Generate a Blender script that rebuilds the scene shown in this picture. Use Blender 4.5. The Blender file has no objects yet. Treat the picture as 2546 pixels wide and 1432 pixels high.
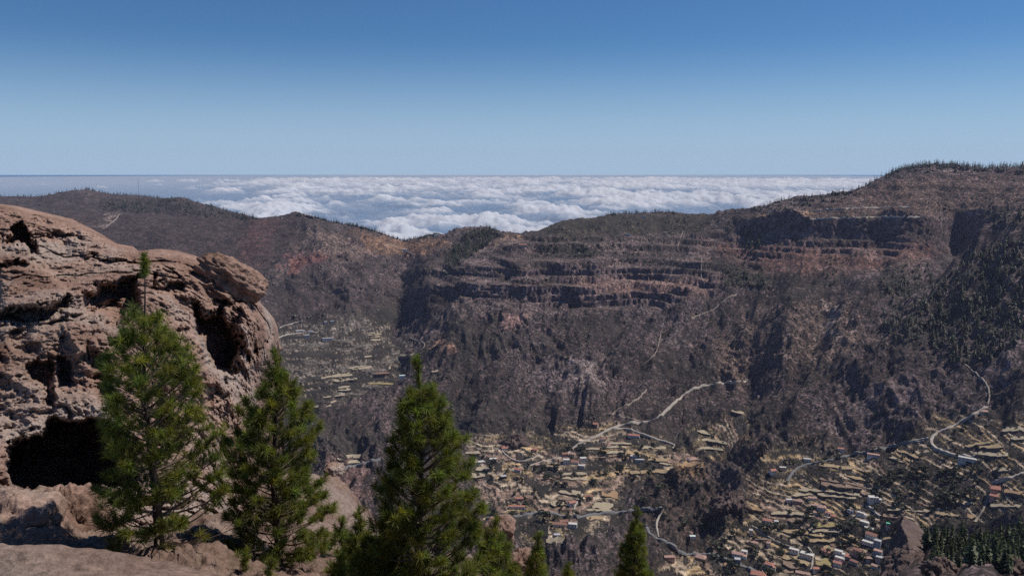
import bpy, math, random
import numpy as np
from mathutils import Vector
from mathutils.bvhtree import BVHTree

random.seed(7)
RNG = np.random.default_rng(7)
SC = bpy.context.scene
COL = SC.collection

# ------------------------------------------------------------------ camera
F_PX, CX, CY, PITCH = 1960.0, 1273.0, 716.0, math.radians(8.95)
cam_d = bpy.data.cameras.new('camera')
cam = bpy.data.objects.new('camera', cam_d)
COL.objects.link(cam)
cam.location = (0, 0, 0)
cam.rotation_euler = (math.radians(90) - PITCH, 0, 0)
cam_d.sensor_width = 36.0
cam_d.lens = 36.0 * F_PX / 2546.0
cam_d.clip_start = 0.1
cam_d.clip_end = 400000.0
SC.camera = cam

# ------------------------------------------------------------------ light
SUN_EL, SUN_AZ = math.radians(58), math.radians(70)     # azimuth clockwise from +Y
w = bpy.data.worlds.new('World'); SC.world = w; w.use_nodes = True
nt = w.node_tree; bg = nt.nodes['Background']
sky = nt.nodes.new('ShaderNodeTexSky'); sky.sky_type = 'NISHITA'; sky.sun_disc = False
sky.sun_elevation = SUN_EL; sky.sun_rotation = SUN_AZ
sky.altitude = 1700; sky.air_density = 1.0; sky.dust_density = 0.0; sky.ozone_density = 3.5
tint = nt.nodes.new('ShaderNodeMixRGB'); tint.blend_type = 'MULTIPLY'; tint.inputs[0].default_value = 1; tint.inputs[2].default_value = (.355, .56, .74, 1)
nt.links.new(sky.outputs[0], tint.inputs[1]); # pale aerosol band: brightens evenly towards the horizon, all the way round
tcw = nt.nodes.new('ShaderNodeTexCoord'); sxyz = nt.nodes.new('ShaderNodeSeparateXYZ'); nt.links.new(tcw.outputs['Generated'], sxyz.inputs[0])
mr = nt.nodes.new('ShaderNodeMapRange'); mr.interpolation_type = 'SMOOTHSTEP'; mr.inputs[1].default_value = -.02; mr.inputs[2].default_value = .155; mr.inputs[3].default_value = .9; mr.inputs[4].default_value = 0.0
nt.links.new(sxyz.outputs[2], mr.inputs[0])
band = nt.nodes.new('ShaderNodeMixRGB'); band.inputs[2].default_value = (3.9, 5.3, 7.1, 1); nt.links.new(mr.outputs[0], band.inputs[0]); nt.links.new(tint.outputs[0], band.inputs[1])
nt.links.new(band.outputs[0], bg.inputs[0]); bg.inputs[1].default_value = 0.1
sun_d = bpy.data.lights.new('sun', 'SUN'); sun = bpy.data.objects.new('sun', sun_d); COL.objects.link(sun)
sun_d.energy = 4.4; sun_d.angle = math.radians(0.5); sun_d.color = (1.0, 0.93, 0.84)
sd = Vector((math.sin(SUN_AZ) * math.cos(SUN_EL), math.cos(SUN_AZ) * math.cos(SUN_EL), math.sin(SUN_EL)))
sun.rotation_euler = (-sd).to_track_quat('-Z', 'Y').to_euler()
sun.location = (300, 100, 400)
SC.view_settings.view_transform = 'Standard'; SC.view_settings.look = 'None'
SC.view_settings.exposure = 0.0; SC.view_settings.gamma = 1.0
SC.cycles.max_bounces = 5; SC.cycles.diffuse_bounces = 2; SC.cycles.glossy_bounces = 2
SC.cycles.transmission_bounces = 2; SC.cycles.transparent_max_bounces = 12; SC.cycles.volume_bounces = 0
SC.cycles.use_denoising = False
HAZE_DENSITY = 2.5e-5

# ------------------------------------------------------------------ helpers
_p = RNG.permutation(256); PERM = np.concatenate([_p, _p, _p]).astype(np.int64)
_g = RNG.normal(size=(256, 3)); GRAD = _g / np.linalg.norm(_g, axis=1)[:, None]
def noise(x, y, z=None):
    x = np.asarray(x, float); y = np.asarray(y, float)
    z = np.zeros_like(x) if z is None else np.asarray(z, float)
    x, y, z = np.broadcast_arrays(x, y, z)
    xi, yi, zi = np.floor(x).astype(np.int64), np.floor(y).astype(np.int64), np.floor(z).astype(np.int64)
    xf, yf, zf = x - xi, y - yi, z - zi
    fx, fy, fz = (t * t * t * (t * (t * 6 - 15) + 10) for t in (xf, yf, zf))
    xi &= 255; yi &= 255; zi &= 255
    def g(dx, dy, dz):
        h = PERM[PERM[PERM[xi + dx] + yi + dy] + zi + dz] & 255
        G = GRAD[h]
        return G[..., 0] * (xf - dx) + G[..., 1] * (yf - dy) + G[..., 2] * (zf - dz)
    L = lambda a, b, t: a + (b - a) * t
    return 1.5 * L(L(L(g(0,0,0), g(1,0,0), fx), L(g(0,1,0), g(1,1,0), fx), fy),
                   L(L(g(0,0,1), g(1,0,1), fx), L(g(0,1,1), g(1,1,1), fx), fy), fz)
def fbm(x, y, z=None, o=4, gain=0.5):
    s, a = 0, 1.0
    for i in range(o):
        k = 2.03 ** i
        s = s + a * noise(x * k + 17.3 * i, y * k + 5.1 * i, None if z is None else z * k + 3.7 * i); a *= gain
    return s
def ridged(x, y, z=None, o=4, gain=0.5):
    s, a = 0, 1.0
    for i in range(o):
        k = 2.07 ** i
        n = 1 - np.abs(noise(x * k + 31.7 * i, y * k + 11.3 * i, None if z is None else z * k + 7.1 * i))
        s = s + a * n * n; a *= gain
    return s
def sstep(a, b, x):
    t = np.clip((np.asarray(x, float) - a) / (b - a), 0, 1); return t * t * (3 - 2 * t)
def smooth1(a, n, axis=0):
    if n < 1: return a
    k = np.exp(-0.5 * (np.arange(-2 * n, 2 * n + 1) / n) ** 2); k /= k.sum()
    a = np.moveaxis(a, axis, 0); pad = np.concatenate([np.repeat(a[:1], 2 * n, 0), a, np.repeat(a[-1:], 2 * n, 0)])
    out = sum(k[i] * pad[i:i + a.shape[0]] for i in range(len(k)))
    return np.moveaxis(out, 0, axis)
CP, SP = math.cos(PITCH), math.sin(PITCH)
def pix_dir(u, v):
    x = (np.asarray(u, float) - CX) / F_PX; zc = -(np.asarray(v, float) - CY) / F_PX
    return x, CP + SP * zc, -SP + CP * zc
def pix_az(u, v):
    dx, dy, dz = pix_dir(u, v); return np.arctan2(dx, dy), dz / np.hypot(dx, dy)
def at(u, v, r):
    a, t = pix_az(u, v); return Vector((r * math.sin(a), r * math.cos(a), r * t))
def to_pix(x, y, z):
    d = np.maximum(CP * y - SP * z, 1e-3); up = SP * y + CP * z
    return CX + F_PX * x / d, CY - F_PX * up / d
def depth_of(p): return CP * p[1] - SP * p[2]
def in_poly(u, v, poly):
    inside = np.zeros(np.shape(u), bool); n = len(poly); j = n - 1
    for i in range(n):
        (x1, y1), (x2, y2) = poly[i], poly[j]
        if y1 != y2:
            inside ^= ((y1 > v) != (y2 > v)) & (u < (x2 - x1) * (v - y1) / (y2 - y1) + x1)
        j = i
    return inside
def dist_line(u, v, line):
    best = np.full(np.shape(u), 1e9)
    for (x1, y1), (x2, y2) in zip(line[:-1], line[1:]):
        dx, dy = x2 - x1, y2 - y1; L = dx * dx + dy * dy + 1e-9
        t = np.clip(((u - x1) * dx + (v - y1) * dy) / L, 0, 1)
        best = np.minimum(best, np.hypot(u - x1 - t * dx, v - y1 - t * dy))
    return best
def soft_poly(u, v, poly, soft):
    d = dist_line(u, v, list(poly) + [poly[0]]); s = np.where(in_poly(u, v, poly), d, -d)
    return sstep(-soft, soft, s)

def mesh_data(name, V, faces, mat=None, smooth=False, col=None, cname='tint'):
    """faces: list of int arrays (n,3) / (n,4)"""
    me = bpy.data.meshes.new(name)
    V = np.asarray(V, np.float32)
    if not isinstance(faces, list): faces = [faces]
    faces = [np.asarray(f, np.int32) for f in faces if len(f)]
    loops = np.concatenate([f.ravel() for f in faces])
    tot = np.concatenate([np.full(len(f), f.shape[1], np.int32) for f in faces])
    start = np.concatenate([[0], np.cumsum(tot)[:-1]]).astype(np.int32)
    me.vertices.add(len(V)); me.vertices.foreach_set('co', V.ravel())
    me.loops.add(len(loops)); me.loops.foreach_set('vertex_index', loops)
    me.polygons.add(len(tot)); me.polygons.foreach_set('loop_start', start)
    try: me.polygons.foreach_set('loop_total', tot)
    except Exception: pass
    me.polygons.foreach_set('use_smooth', np.full(len(tot), smooth, bool))
    if col is not None:
        c = np.ones((len(V), 4), np.float32); c[:, :col.shape[1]] = col
        a = me.color_attributes.new(cname, 'FLOAT_COLOR', 'POINT'); a.data.foreach_set('color', c.ravel())
    me.update(calc_edges=True)
    if mat: me.materials.append(mat)
    return me
def obj(name, me, parent=None, loc=None, label=None, cat=None, group=None, kind=None):
    o = bpy.data.objects.new(name, me); COL.objects.link(o)
    if parent: o.parent = parent
    if loc is not None: o.location = loc
    if label: o['label'] = label
    if cat: o['category'] = cat
    if group: o['group'] = group
    if kind: o['kind'] = kind
    return o
def grid_faces(nr, nc):
    i = np.arange(nr - 1)[:, None] * nc + np.arange(nc - 1)[None, :]
    return np.stack([i, i + 1, i + nc + 1, i + nc], -1).reshape(-1, 4)
BOXF = np.array([[0,3,2,1],[4,5,6,7],[0,1,5,4],[1,2,6,5],[2,3,7,6],[3,0,4,7]])
class MB:
    def __init__(s): s.V = []; s.F4 = []; s.F3 = []; s.n = 0
    def add(s, V, F4=(), F3=()):
        V = np.asarray(V, float)
        if len(F4): s.F4.append(np.asarray(F4) + s.n)
        if len(F3): s.F3.append(np.asarray(F3) + s.n)
        s.V.append(V); s.n += len(V); return s
    def box(s, x0, x1, y0, y1, z0, z1):
        return s.add([[x0,y0,z0],[x1,y0,z0],[x1,y1,z0],[x0,y1,z0],[x0,y0,z1],[x1,y0,z1],[x1,y1,z1],[x0,y1,z1]], BOXF)
    def tube(s, pts, rad, n=6):
        pts = np.asarray(pts, float); m = len(pts)
        d = np.gradient(pts, axis=0); d /= np.linalg.norm(d, axis=1)[:, None] + 1e-9
        ref = np.array([0.31, 0.95, 0.07]); a = np.cross(d, ref); a /= np.linalg.norm(a, axis=1)[:, None] + 1e-9; b = np.cross(d, a)
        th = np.arange(n) * 2 * math.pi / n; rad = np.broadcast_to(np.asarray(rad, float), (m,))
        V = pts[:, None] + rad[:, None, None] * (np.cos(th)[None, :, None] * a[:, None] + np.sin(th)[None, :, None] * b[:, None])
        F = []
        for i in range(m - 1):
            for k in range(n): F.append([i*n+k, i*n+(k+1) % n, (i+1)*n+(k+1) % n, (i+1)*n+k])
        return s.add(V.reshape(-1, 3), F)
    def mesh(s, name, mat, smooth=False, col=None):
        f = []
        if s.F4: f.append(np.concatenate(s.F4))
        if s.F3: f.append(np.concatenate(s.F3))
        return mesh_data(name, np.concatenate(s.V), f, mat, smooth, col)

# ------------------------------------------------------------------ materials
def new_mat(name):
    m = bpy.data.materials.new(name); m.use_nodes = True
    n = m.node_tree.nodes; l = m.node_tree.links
    return m, n, l, n['Principled BSDF']
def N(n, t, **k):
    x = n.new('ShaderNode' + t)
    for a, b in k.items(): setattr(x, a, b)
    return x
def plain(name, c, rough=0.8, var=0.25, scale=0.6, spec=0.3):
    m, n, l, b = new_mat(name)
    tc = N(n, 'NewGeometry'); no = N(n, 'TexNoise'); no.inputs['Scale'].default_value = scale; no.inputs['Detail'].default_value = 5
    l.new(tc.outputs['Position'], no.inputs['Vector'])
    mx = N(n, 'MixRGB'); mx.inputs[1].default_value = (*[x * (1 - var) for x in c], 1); mx.inputs[2].default_value = (*[min(1, x * (1 + var)) for x in c], 1)
    l.new(no.outputs[0], mx.inputs[0]); l.new(mx.outputs[0], b.inputs['Base Color'])
    b.inputs['Roughness'].default_value = rough; b.inputs['Specular IOR Level'].default_value = spec
    return m
def mat_terrain():
    m, n, l, b = new_mat('hillside')
    at_ = N(n, 'Attribute', attribute_name='tint'); g = N(n, 'NewGeometry')
    def nz(scale, detail, rough=0.6):
        x = N(n, 'TexNoise'); x.inputs['Scale'].default_value = scale; x.inputs['Detail'].default_value = detail; x.inputs['Roughness'].default_value = rough
        l.new(g.outputs['Position'], x.inputs['Vector']); return x
    n1 = nz(0.035, 6, 0.7); n2 = nz(0.2, 5, 0.75); n3 = nz(0.012, 4)
    r1 = N(n, 'ValToRGB'); r1.color_ramp.elements[0].position = .3; r1.color_ramp.elements[1].position = .7
    r1.color_ramp.elements[0].color = (.22, .22, .23, 1); r1.color_ramp.elements[1].color = (2.3, 2.2, 2.15, 1)
    l.new(n1.outputs[0], r1.inputs[0])
    mul = N(n, 'MixRGB', blend_type='MULTIPLY'); mul.inputs[0].default_value = 1
    n4 = nz(0.11, 3, 0.6); r4 = N(n, 'ValToRGB'); r4.color_ramp.elements[0].position = .35; r4.color_ramp.elements[1].position = .65
    r4.color_ramp.elements[0].color = (.42, .42, .43, 1); r4.color_ramp.elements[1].color = (1.75, 1.7, 1.7, 1); l.new(n4.outputs[0], r4.inputs[0])
    mul0 = N(n, 'MixRGB', blend_type='MULTIPLY'); mul0.inputs[0].default_value = 1; l.new(r1.outputs[0], mul0.inputs[1]); l.new(r4.outputs[0], mul0.inputs[2])
    l.new(at_.outputs['Color'], mul.inputs[1]); l.new(mul0.outputs[0], mul.inputs[2])
    # scrub speckle: threshold driven by the alpha (scrub density)
    ad = N(n, 'Math', operation='ADD'); l.new(n2.outputs[0], ad.inputs[0])
    sc = N(n, 'Math', operation='MULTIPLY_ADD'); l.new(at_.outputs['Alpha'], sc.inputs[0]); sc.inputs[1].default_value = 0.5; sc.inputs[2].default_value = -0.30
    l.new(sc.outputs[0], ad.inputs[1])
    r2 = N(n, 'ValToRGB'); r2.color_ramp.elements[0].position = .45; r2.color_ramp.elements[1].position = .52
    l.new(ad.outputs[0], r2.inputs[0])
    r3 = N(n, 'ValToRGB'); r3.color_ramp.elements[0].position = .35; r3.color_ramp.elements[1].position = .7
    r3.color_ramp.elements[0].color = (.03, .029, .027, 1); r3.color_ramp.elements[1].color = (.075, .066, .06, 1)
    l.new(n3.outputs[0], r3.inputs[0])
    mx = N(n, 'MixRGB'); l.new(r2.outputs[0], mx.inputs[0]); l.new(mul.outputs[0], mx.inputs[1]); l.new(r3.outputs[0], mx.inputs[2])
    l.new(mx.outputs[0], b.inputs['Base Color']); b.inputs['Roughness'].default_value = 1; b.inputs['Specular IOR Level'].default_value = .05
    bp = N(n, 'Bump'); bp.inputs['Strength'].default_value = 1.0; bp.inputs['Distance'].default_value = 5.0
    l.new(n2.outputs[0], bp.inputs['Height']); l.new(bp.outputs[0], b.inputs['Normal'])
    return m
def mat_rock(name='rock', c0=(.13, .085, .066), c1=(.33, .225, .175), c2=(.30, .25, .22), s=1.0):
    m, n, l, b = new_mat(name)
    g = N(n, 'NewGeometry')
    def nz(scale, detail, rough=.6):
        x = N(n, 'TexNoise'); x.inputs['Scale'].default_value = scale * s; x.inputs['Detail'].default_value = detail; x.inputs['Roughness'].default_value = rough
        l.new(g.outputs['Position'], x.inputs['Vector']); return x
    a, f, k = nz(.35, 6), nz(5.0, 6, .7), nz(.13, 3)
    r = N(n, 'ValToRGB'); r.color_ramp.elements[0].position = .32; r.color_ramp.elements[1].position = .68
    r.color_ramp.elements[0].color = (*c0, 1); r.color_ramp.elements[1].color = (*c1, 1); l.new(a.outputs[0], r.inputs[0])
    m1 = N(n, 'MixRGB'); rk = N(n, 'ValToRGB'); rk.color_ramp.elements[0].position = .5; rk.color_ramp.elements[1].position = .62
    l.new(k.outputs[0], rk.inputs[0]); l.new(rk.outputs[0], m1.inputs[0]); l.new(r.outputs[0], m1.inputs[1]); m1.inputs[2].default_value = (*c2, 1)
    m2 = N(n, 'MixRGB', blend_type='MULTIPLY'); m2.inputs[0].default_value = .8
    rf = N(n, 'ValToRGB'); rf.color_ramp.elements[0].position = .3; rf.color_ramp.elements[1].position = .65; rf.color_ramp.elements[0].color = (.3, .28, .27, 1); rf.color_ramp.elements[1].color = (1.15, 1.12, 1.1, 1)
    l.new(f.outputs[0], rf.inputs[0]); l.new(m1.outputs[0], m2.inputs[1]); l.new(rf.outputs[0], m2.inputs[2])
    l.new(m2.outputs[0], b.inputs['Base Color']); b.inputs['Roughness'].default_value = .95; b.inputs['Specular IOR Level'].default_value = .1
    bp = N(n, 'Bump'); bp.inputs['Strength'].default_value = .9; bp.inputs['Distance'].default_value = .12 / s
    l.new(f.outputs[0], bp.inputs['Height']); l.new(bp.outputs[0], b.inputs['Normal'])
    return m
def mat_leaf(name, c, trans=.35):
    m, n, l, b = new_mat(name)
    a = N(n, 'Attribute', attribute_name='tint')
    mul = N(n, 'MixRGB', blend_type='MULTIPLY'); mul.inputs[0].default_value = 1; mul.inputs[2].default_value = (*c, 1)
    l.new(a.outputs['Color'], mul.inputs[1]); l.new(mul.outputs[0], b.inputs['Base Color'])
    b.inputs['Roughness'].default_value = .55; b.inputs['Specular IOR Level'].default_value = .35
    t = N(n, 'BsdfTranslucent'); m3 = N(n, 'MixRGB', blend_type='MULTIPLY'); m3.inputs[0].default_value = 1; m3.inputs[2].default_value = (1.5, 1.45, .8, 1)
    l.new(mul.outputs[0], m3.inputs[1]); l.new(m3.outputs[0], t.inputs[0])
    mx = N(n, 'MixShader'); mx.inputs[0].default_value = trans
    l.new(b.outputs[0], mx.inputs[1]); l.new(t.outputs[0], mx.inputs[2]); l.new(mx.outputs[0], n['Material Output'].inputs[0])
    return m
M_TERR = mat_terrain(); M_ROCK = mat_rock('rock', (.2, .124, .096), (.42, .288, .235), (.39, .315, .275))
M_DARKROCK = mat_rock('dark_rock', (.07, .055, .05), (.2, .15, .14), (.22, .17, .16), .12)
M_FIN = mat_rock('fin_rock', (.1, .075, .07), (.2, .15, .135), (.21, .16, .145), .25)
M_GROUND = mat_rock('near_ground', (.15, .1, .082), (.3, .215, .175), (.28, .22, .19), 1.6)
M_NEEDLE = mat_leaf('pine_needles', (.112, .138, .031), .45)
M_FARPINE = mat_leaf('far_pine_needles', (.03, .044, .015), .18)
M_MIDPINE = mat_leaf('pine_wood_needles', (.055, .07, .02), .25)
M_LEAF = mat_leaf('tree_leaves', (.026, .033, .014), .15)
M_SCRUB = mat_leaf('scrub_leaves', (.042, .042, .029), .08)
M_BARK = plain('bark', (.06, .042, .034), .9, .4, 6); M_TWIG = plain('twig_bark', (.15, .11, .085), .9, .4, 6)
M_WHITE = plain('white_render', (.72, .71, .68), .85, .08, .5); M_CREAM = plain('cream_render', (.55, .47, .36), .85, .1, .5)
M_PINKW = plain('pink_render', (.5, .34, .29), .85, .1, .5); M_GREYW = plain('grey_render', (.4, .4, .41), .85, .12, .5)
M_STONE = plain('field_stone', (.12, .1, .09), .95, .45, .9); M_TILE = plain('red_roof_tile', (.36, .165, .125), .8, .25, 1.2)
M_TILE2 = plain('faded_roof_tile', (.38, .245, .205), .85, .2, 1.2); M_TILE3 = plain('brown_roof_tile', (.25, .13, .1), .85, .2, 1.2)
M_FLAT = plain('pale_flat_roof', (.52, .5, .47), .8, .12, .6); M_GREENROOF = plain('green_tarpaulin', (.09, .42, .25), .6, .1, 1)
M_GLASSHOUSE = plain('greenhouse_sheet', (.62, .7, .66), .4, .08, .5); M_BLUE = plain('blue_grey_render', (.33, .38, .47), .8, .1, .5)
M_DOOR = plain('brown_door', (.09, .055, .035), .6, .2, 2); M_PANE = plain('window_glass', (.03, .035, .045), .15, .1, 2, .6)
M_ROADP = plain('pale_dirt_road', (.37, .33, .29), .95, .2, .12); M_ROADA = plain('asphalt_road', (.16, .16, .165), .9, .15, .12)
M_PATH = plain('footpath_earth', (.27, .23, .195), .95, .25, .15)
M_GOLD = plain('dry_golden_grass', (.32, .24, .145), 1, .35, .16); M_PALE = plain('pale_straw', (.335, .28, .2), 1, .28, .16)
M_BROWN = plain('ploughed_soil', (.22, .155, .115), 1, .3, .16); M_OCHRE = plain('ochre_soil', (.29, .19, .11), 1, .35, .14)
M_OLIVE = plain('olive_stubble', (.27, .22, .105), 1, .35, .16); M_STEEL = plain('mast_steel', (.35, .3, .3), .5, .1, 1)

# ------------------------------------------------------------------ terrain (polar height field, one sheet)
LAYERS = [  # each: list of (u, v, r); interpolated over azimuth
 ('A0', [(-300,1900,60),(2850,1900,60)]),
 ('A1', [(-300,1640,380),(2120,1640,380),(2190,1530,375),(2260,1445,370),(2330,1440,350),(2546,1445,330),(2850,1445,320)]),
 ('A2', [(-300,1620,450),(2120,1620,450),(2190,1480,450),(2240,1380,450),(2290,1335,450),(2400,1352,455),(2470,1350,460),(2546,1335,470),(2850,1300,470)]),
 ('A3', [(-300,1610,600),(2120,1610,600),(2240,1600,600),(2546,1560,620),(2850,1540,620)]),
 ('V1', [(-300,1500,930),(700,1480,950),(1300,1462,965),(1650,1455,985),(2000,1450,1000),(2200,1440,1010),(2300,1380,1015),(2546,1350,1000),(2850,1300,980)]),
 ('V2', [(-300,1330,1180),(700,1320,1180),(1000,1310,1150),(1300,1300,1130),(1500,1300,1130),(1760,1300,1130),(2000,1310,1110),(2200,1300,1100),(2400,1260,1090),(2546,1240,1060),(2850,1200,1020)]),
 ('V3', [(-300,1200,1400),(700,1180,1400),(1000,1170,1380),(1200,1165,1310),(1400,1160,1300),(1600,1165,1300),(1760,1165,1310),(1900,1180,1230),(2000,1190,1220),(2200,1170,1195),(2400,1130,1200),(2546,1110,1165),(2850,1060,1120)]),
 ('V4', [(-300,1050,1650),(700,1030,1650),(1000,1050,1600),(1200,1060,1470),(1400,1045,1470),(1550,1020,1520),(1700,1000,1580),(1800,990,1600),(1950,1020,1450),(2100,1010,1420),(2250,1000,1390),(2400,990,1345),(2546,970,1320),(2850,900,1280)]),
 ('V5', [(-300,950,1900),(700,930,1900),(900,935,1830),(1000,940,1810),(1150,930,1700),(1300,900,1690),(1450,880,1720),(1600,870,1800),(1700,850,1820),(1800,870,1800),(1950,890,1620),(2100,880,1580),(2250,880,1530),(2400,870,1500),(2546,830,1500),(2850,780,1470)]),
 ('F1', [(-300,850,2150),(700,840,2170),(850,850,2080),(1000,855,2040),(1100,850,1880),(1250,820,1820),(1400,815,1840),(1550,815,1890),(1700,800,1900),(1780,790,1930),(1900,800,1800),(2050,800,1760),(2200,785,1710),(2300,722,1730),(2380,650,1750),(2430,605,1760),(2480,560,1770),(2520,528,1770),(2546,505,1780),(2850,400,1800)]),
 ('F2', [(-300,835,2200),(700,825,2230),(850,835,2120),(1000,840,2090),(1100,835,1910),(1250,805,1845),(1400,800,1865),(1550,800,1915),(1700,785,1930),(1780,775,1960),(1900,785,1830),(2050,785,1790),(2200,775,1760),(2300,735,1850),(2380,685,1950),(2430,655,2000),(2546,610,2020),(2850,520,2050)]),
 ('C1', [(-300,700,2600),(700,715,2540),(800,730,2450),(900,740,2440),(1000,745,2420),(1060,735,2150),(1150,738,2030),(1300,748,1945),(1400,772,1945),(1460,768,1950),(1550,768,1990),(1700,752,1985),(1775,742,1985),(1800,725,2050),(1850,690,2110),(1950,650,2150),(2050,640,2160),(2150,640,2150),(2250,628,2120),(2330,640,2180),(2380,640,2330),(2440,600,2300),(2546,560,2250),(2850,470,2250)]),
 ('C2', [(-300,690,2640),(700,705,2580),(800,720,2490),(900,730,2470),(1000,736,2440),(1060,712,2168),(1150,712,2045),(1300,714,1962),(1400,722,1962),(1460,728,1968),(1550,735,2008),(1700,733,2003),(1775,730,2005),(1800,712,2080),(1850,650,2180),(1950,612,2210),(2050,606,2215),(2150,604,2210),(2250,602,2160),(2330,598,2230),(2380,610,2400),(2440,560,2330),(2546,530,2280),(2850,440,2280)]),
 ('D1', [(-300,640,2800),(700,660,2700),(800,670,2640),(900,680,2620),(1000,690,2640),(1060,690,2300),(1150,690,2130),(1300,692,2030),(1400,690,2040),(1480,694,2050),(1600,698,2090),(1700,690,2100),(1760,680,2120),(1800,640,2200),(1850,603,2270),(1950,606,2225),(2050,605,2225),(2150,602,2220),(2250,600,2175),(2330,590,2250),(2380,600,2430),(2440,555,2350),(2546,525,2300),(2850,430,2300)]),
 ('D2', [(-300,630,2820),(700,650,2730),(800,660,2670),(900,668,2650),(1000,676,2680),(1060,676,2340),(1150,670,2150),(1300,668,2046),(1400,665,2055),(1480,668,2066),(1600,676,2110),(1700,672,2120),(1760,666,2140),(1800,600,2290),(1850,550,2295),(1950,546,2250),(2050,549,2250),(2150,546,2245),(2250,544,2200),(2330,546,2275),(2370,528,2450),(2430,522,2400),(2480,508,2420),(2546,492,2420),(2850,400,2450)]),
 ('E1', [(-300,580,3000),(300,590,2950),(700,600,2860),(800,610,2820),(900,625,2830),(1000,640,2880),(1080,630,2600),(1150,625,2450),(1230,625,2280),(1300,615,2240),(1400,620,2230),(1500,618,2250),(1600,618,2300),(1700,600,2350),(1760,570,2420),(1800,560,2450),(1850,540,2420),(1950,530,2400),(2050,528,2420),(2150,520,2430),(2250,515,2440),(2330,500,2480),(2400,490,2560),(2480,480,2550),(2546,465,2550),(2850,400,2600)]),
 ('E2', [(-300,540,3200),(300,552,3150),(500,556,3100),(700,560,3020),(800,570,3000),(900,590,3030),(1000,610,3060),(1080,600,2900),(1130,590,2750),(1200,575,2600),(1250,592,2450),(1300,596,2400),(1400,585,2400),(1500,582,2450),(1600,580,2500),(1700,570,2520),(1780,550,2560),(1850,530,2550),(1950,512,2560),(2050,498,2600),(2150,480,2640),(2220,448,2700),(2310,445,2740),(2400,452,2760),(2546,440,2780),(2850,400,2800)]),
 ('K1', [(-300,525,3350),(220,530,3350),(320,530,3350),(430,543,3300),(520,541,3250),(600,537,3230),(650,543,3200),(735,534,3160),(800,546,3150),(870,558,3180),(950,581,3220),(1000,593,3250),(1050,589,3200),(1090,584,3150),(1130,583,2950),(1180,569,2800),(1205,566,2760),(1235,574,2700),(1260,582,2650),(1300,587,2620),(1340,574,2640),(1400,549,2700),(1470,544,2760),(1510,534,2800),(1560,530,2850),(1650,528,2860),(1690,531,2850),(1780,537,2820),(1830,539,2750),(1870,527,2740),(1940,500,2780),(2050,488,2830),(2120,478,2860),(2200,437,2900),(2240,420,2930),(2310,410,2950),(2370,412,2960),(2440,418,2980),(2546,412,3000),(2850,400,3000)]),
 ('K2', [(-300,530,3700),(220,530,3650),(320,531,3650),(430,546,3600),(600,545,3500),(650,552,3450),(735,560,3400),(870,600,3400),(1000,640,3450),(1130,640,3200),(1205,630,3000),(1300,640,2850),(1400,600,2950),(1560,580,3150),(1780,580,3100),(1940,550,3050),(2120,530,3150),(2310,460,3300),(2850,450,3300)]),
 ('K3', [(-300,488,4400),(0,489,4400),(100,488,4400),(170,474,4350),(205,470,4350),(290,482,4350),(345,483,4350),(400,493,4300),(440,488,4250),(480,499,4200),(560,522,4100),(610,534,4000),(650,548,3900),(735,590,3800),(870,640,3800),(1000,680,3800),(1205,680,3600),(1300,690,3500),(1560,640,3700),(1780,640,3700),(1940,600,3600),(2310,520,3800),(2850,520,3800)]),
 ('B1', [(-300,640,5600),(650,690,5600),(1000,760,5600),(1300,760,5600),(1800,720,5600),(2850,640,5600)]),
 ('B2', [(-300,1100,6300),(2850,1100,6300)]),
]
ROWS = [6, 46, 34, 8, 62, 66, 64, 64, 40, 8, 22, 20, 14, 16, 26, 30, 22, 10, 26, 12, 8]
NC = 1100
AZ = np.linspace(math.radians(-38.5), math.radians(38.5), NC)
LR, LZ = [], []
for nm, pts in LAYERS:
    p = np.array(pts, float); a, t = pix_az(p[:, 0], p[:, 1]); k = np.argsort(a)
    rr = np.interp(AZ, a[k], p[k, 2]); tt = np.interp(AZ, a[k], t[k])
    s = 3 if nm in ('K1', 'K3') else 5
    if nm in ('C1', 'C2', 'D1', 'D2', 'E1'):
        o_ = {'C1': 0, 'C2': 7, 'D1': 13, 'D2': 19, 'E1': 23}[nm]
        rr = rr + 26 * noise(AZ * 30 + o_ * .05, 0 * AZ + .5) + 12 * noise(AZ * 95 + o_ * .05, 0 * AZ + 3.5); tt = tt + .0032 * noise(AZ * 60 + o_, 0 * AZ + 1.5) + .0016 * noise(AZ * 200 + o_, 0 * AZ + 2.5)
    LR.append(smooth1(rr, 5)); LZ.append(smooth1(tt, s))
LR = np.array(LR); LT = np.array(LZ)
for k in range(1, len(LR)): LR[k] = np.maximum(LR[k], LR[k - 1] + 4)
LZ = LR * LT
rows_r, rows_z, rowk = [], [], []
for k in range(len(LR) - 1):
    for j in range(ROWS[k]):
        t = j / ROWS[k]
        rows_r.append(LR[k] * (1 - t) + LR[k + 1] * t); rows_z.append(LZ[k] * (1 - t) + LZ[k + 1] * t); rowk.append(k + t)
rows_r.append(LR[-1]); rows_z.append(LZ[-1]); rowk.append(len(LR) - 1)
TR = np.array(rows_r); TZ = np.array(rows_z); RK = np.array(rowk)[:, None] * np.ones((1, NC))
TZ = smooth1(TZ, 1, 0)
NRW = TR.shape[0]
A2 = np.broadcast_to(AZ[None, :], TR.shape)
X, Y = TR * np.sin(A2), TR * np.cos(A2)
PU, PV = to_pix(X, Y, TZ)
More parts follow.
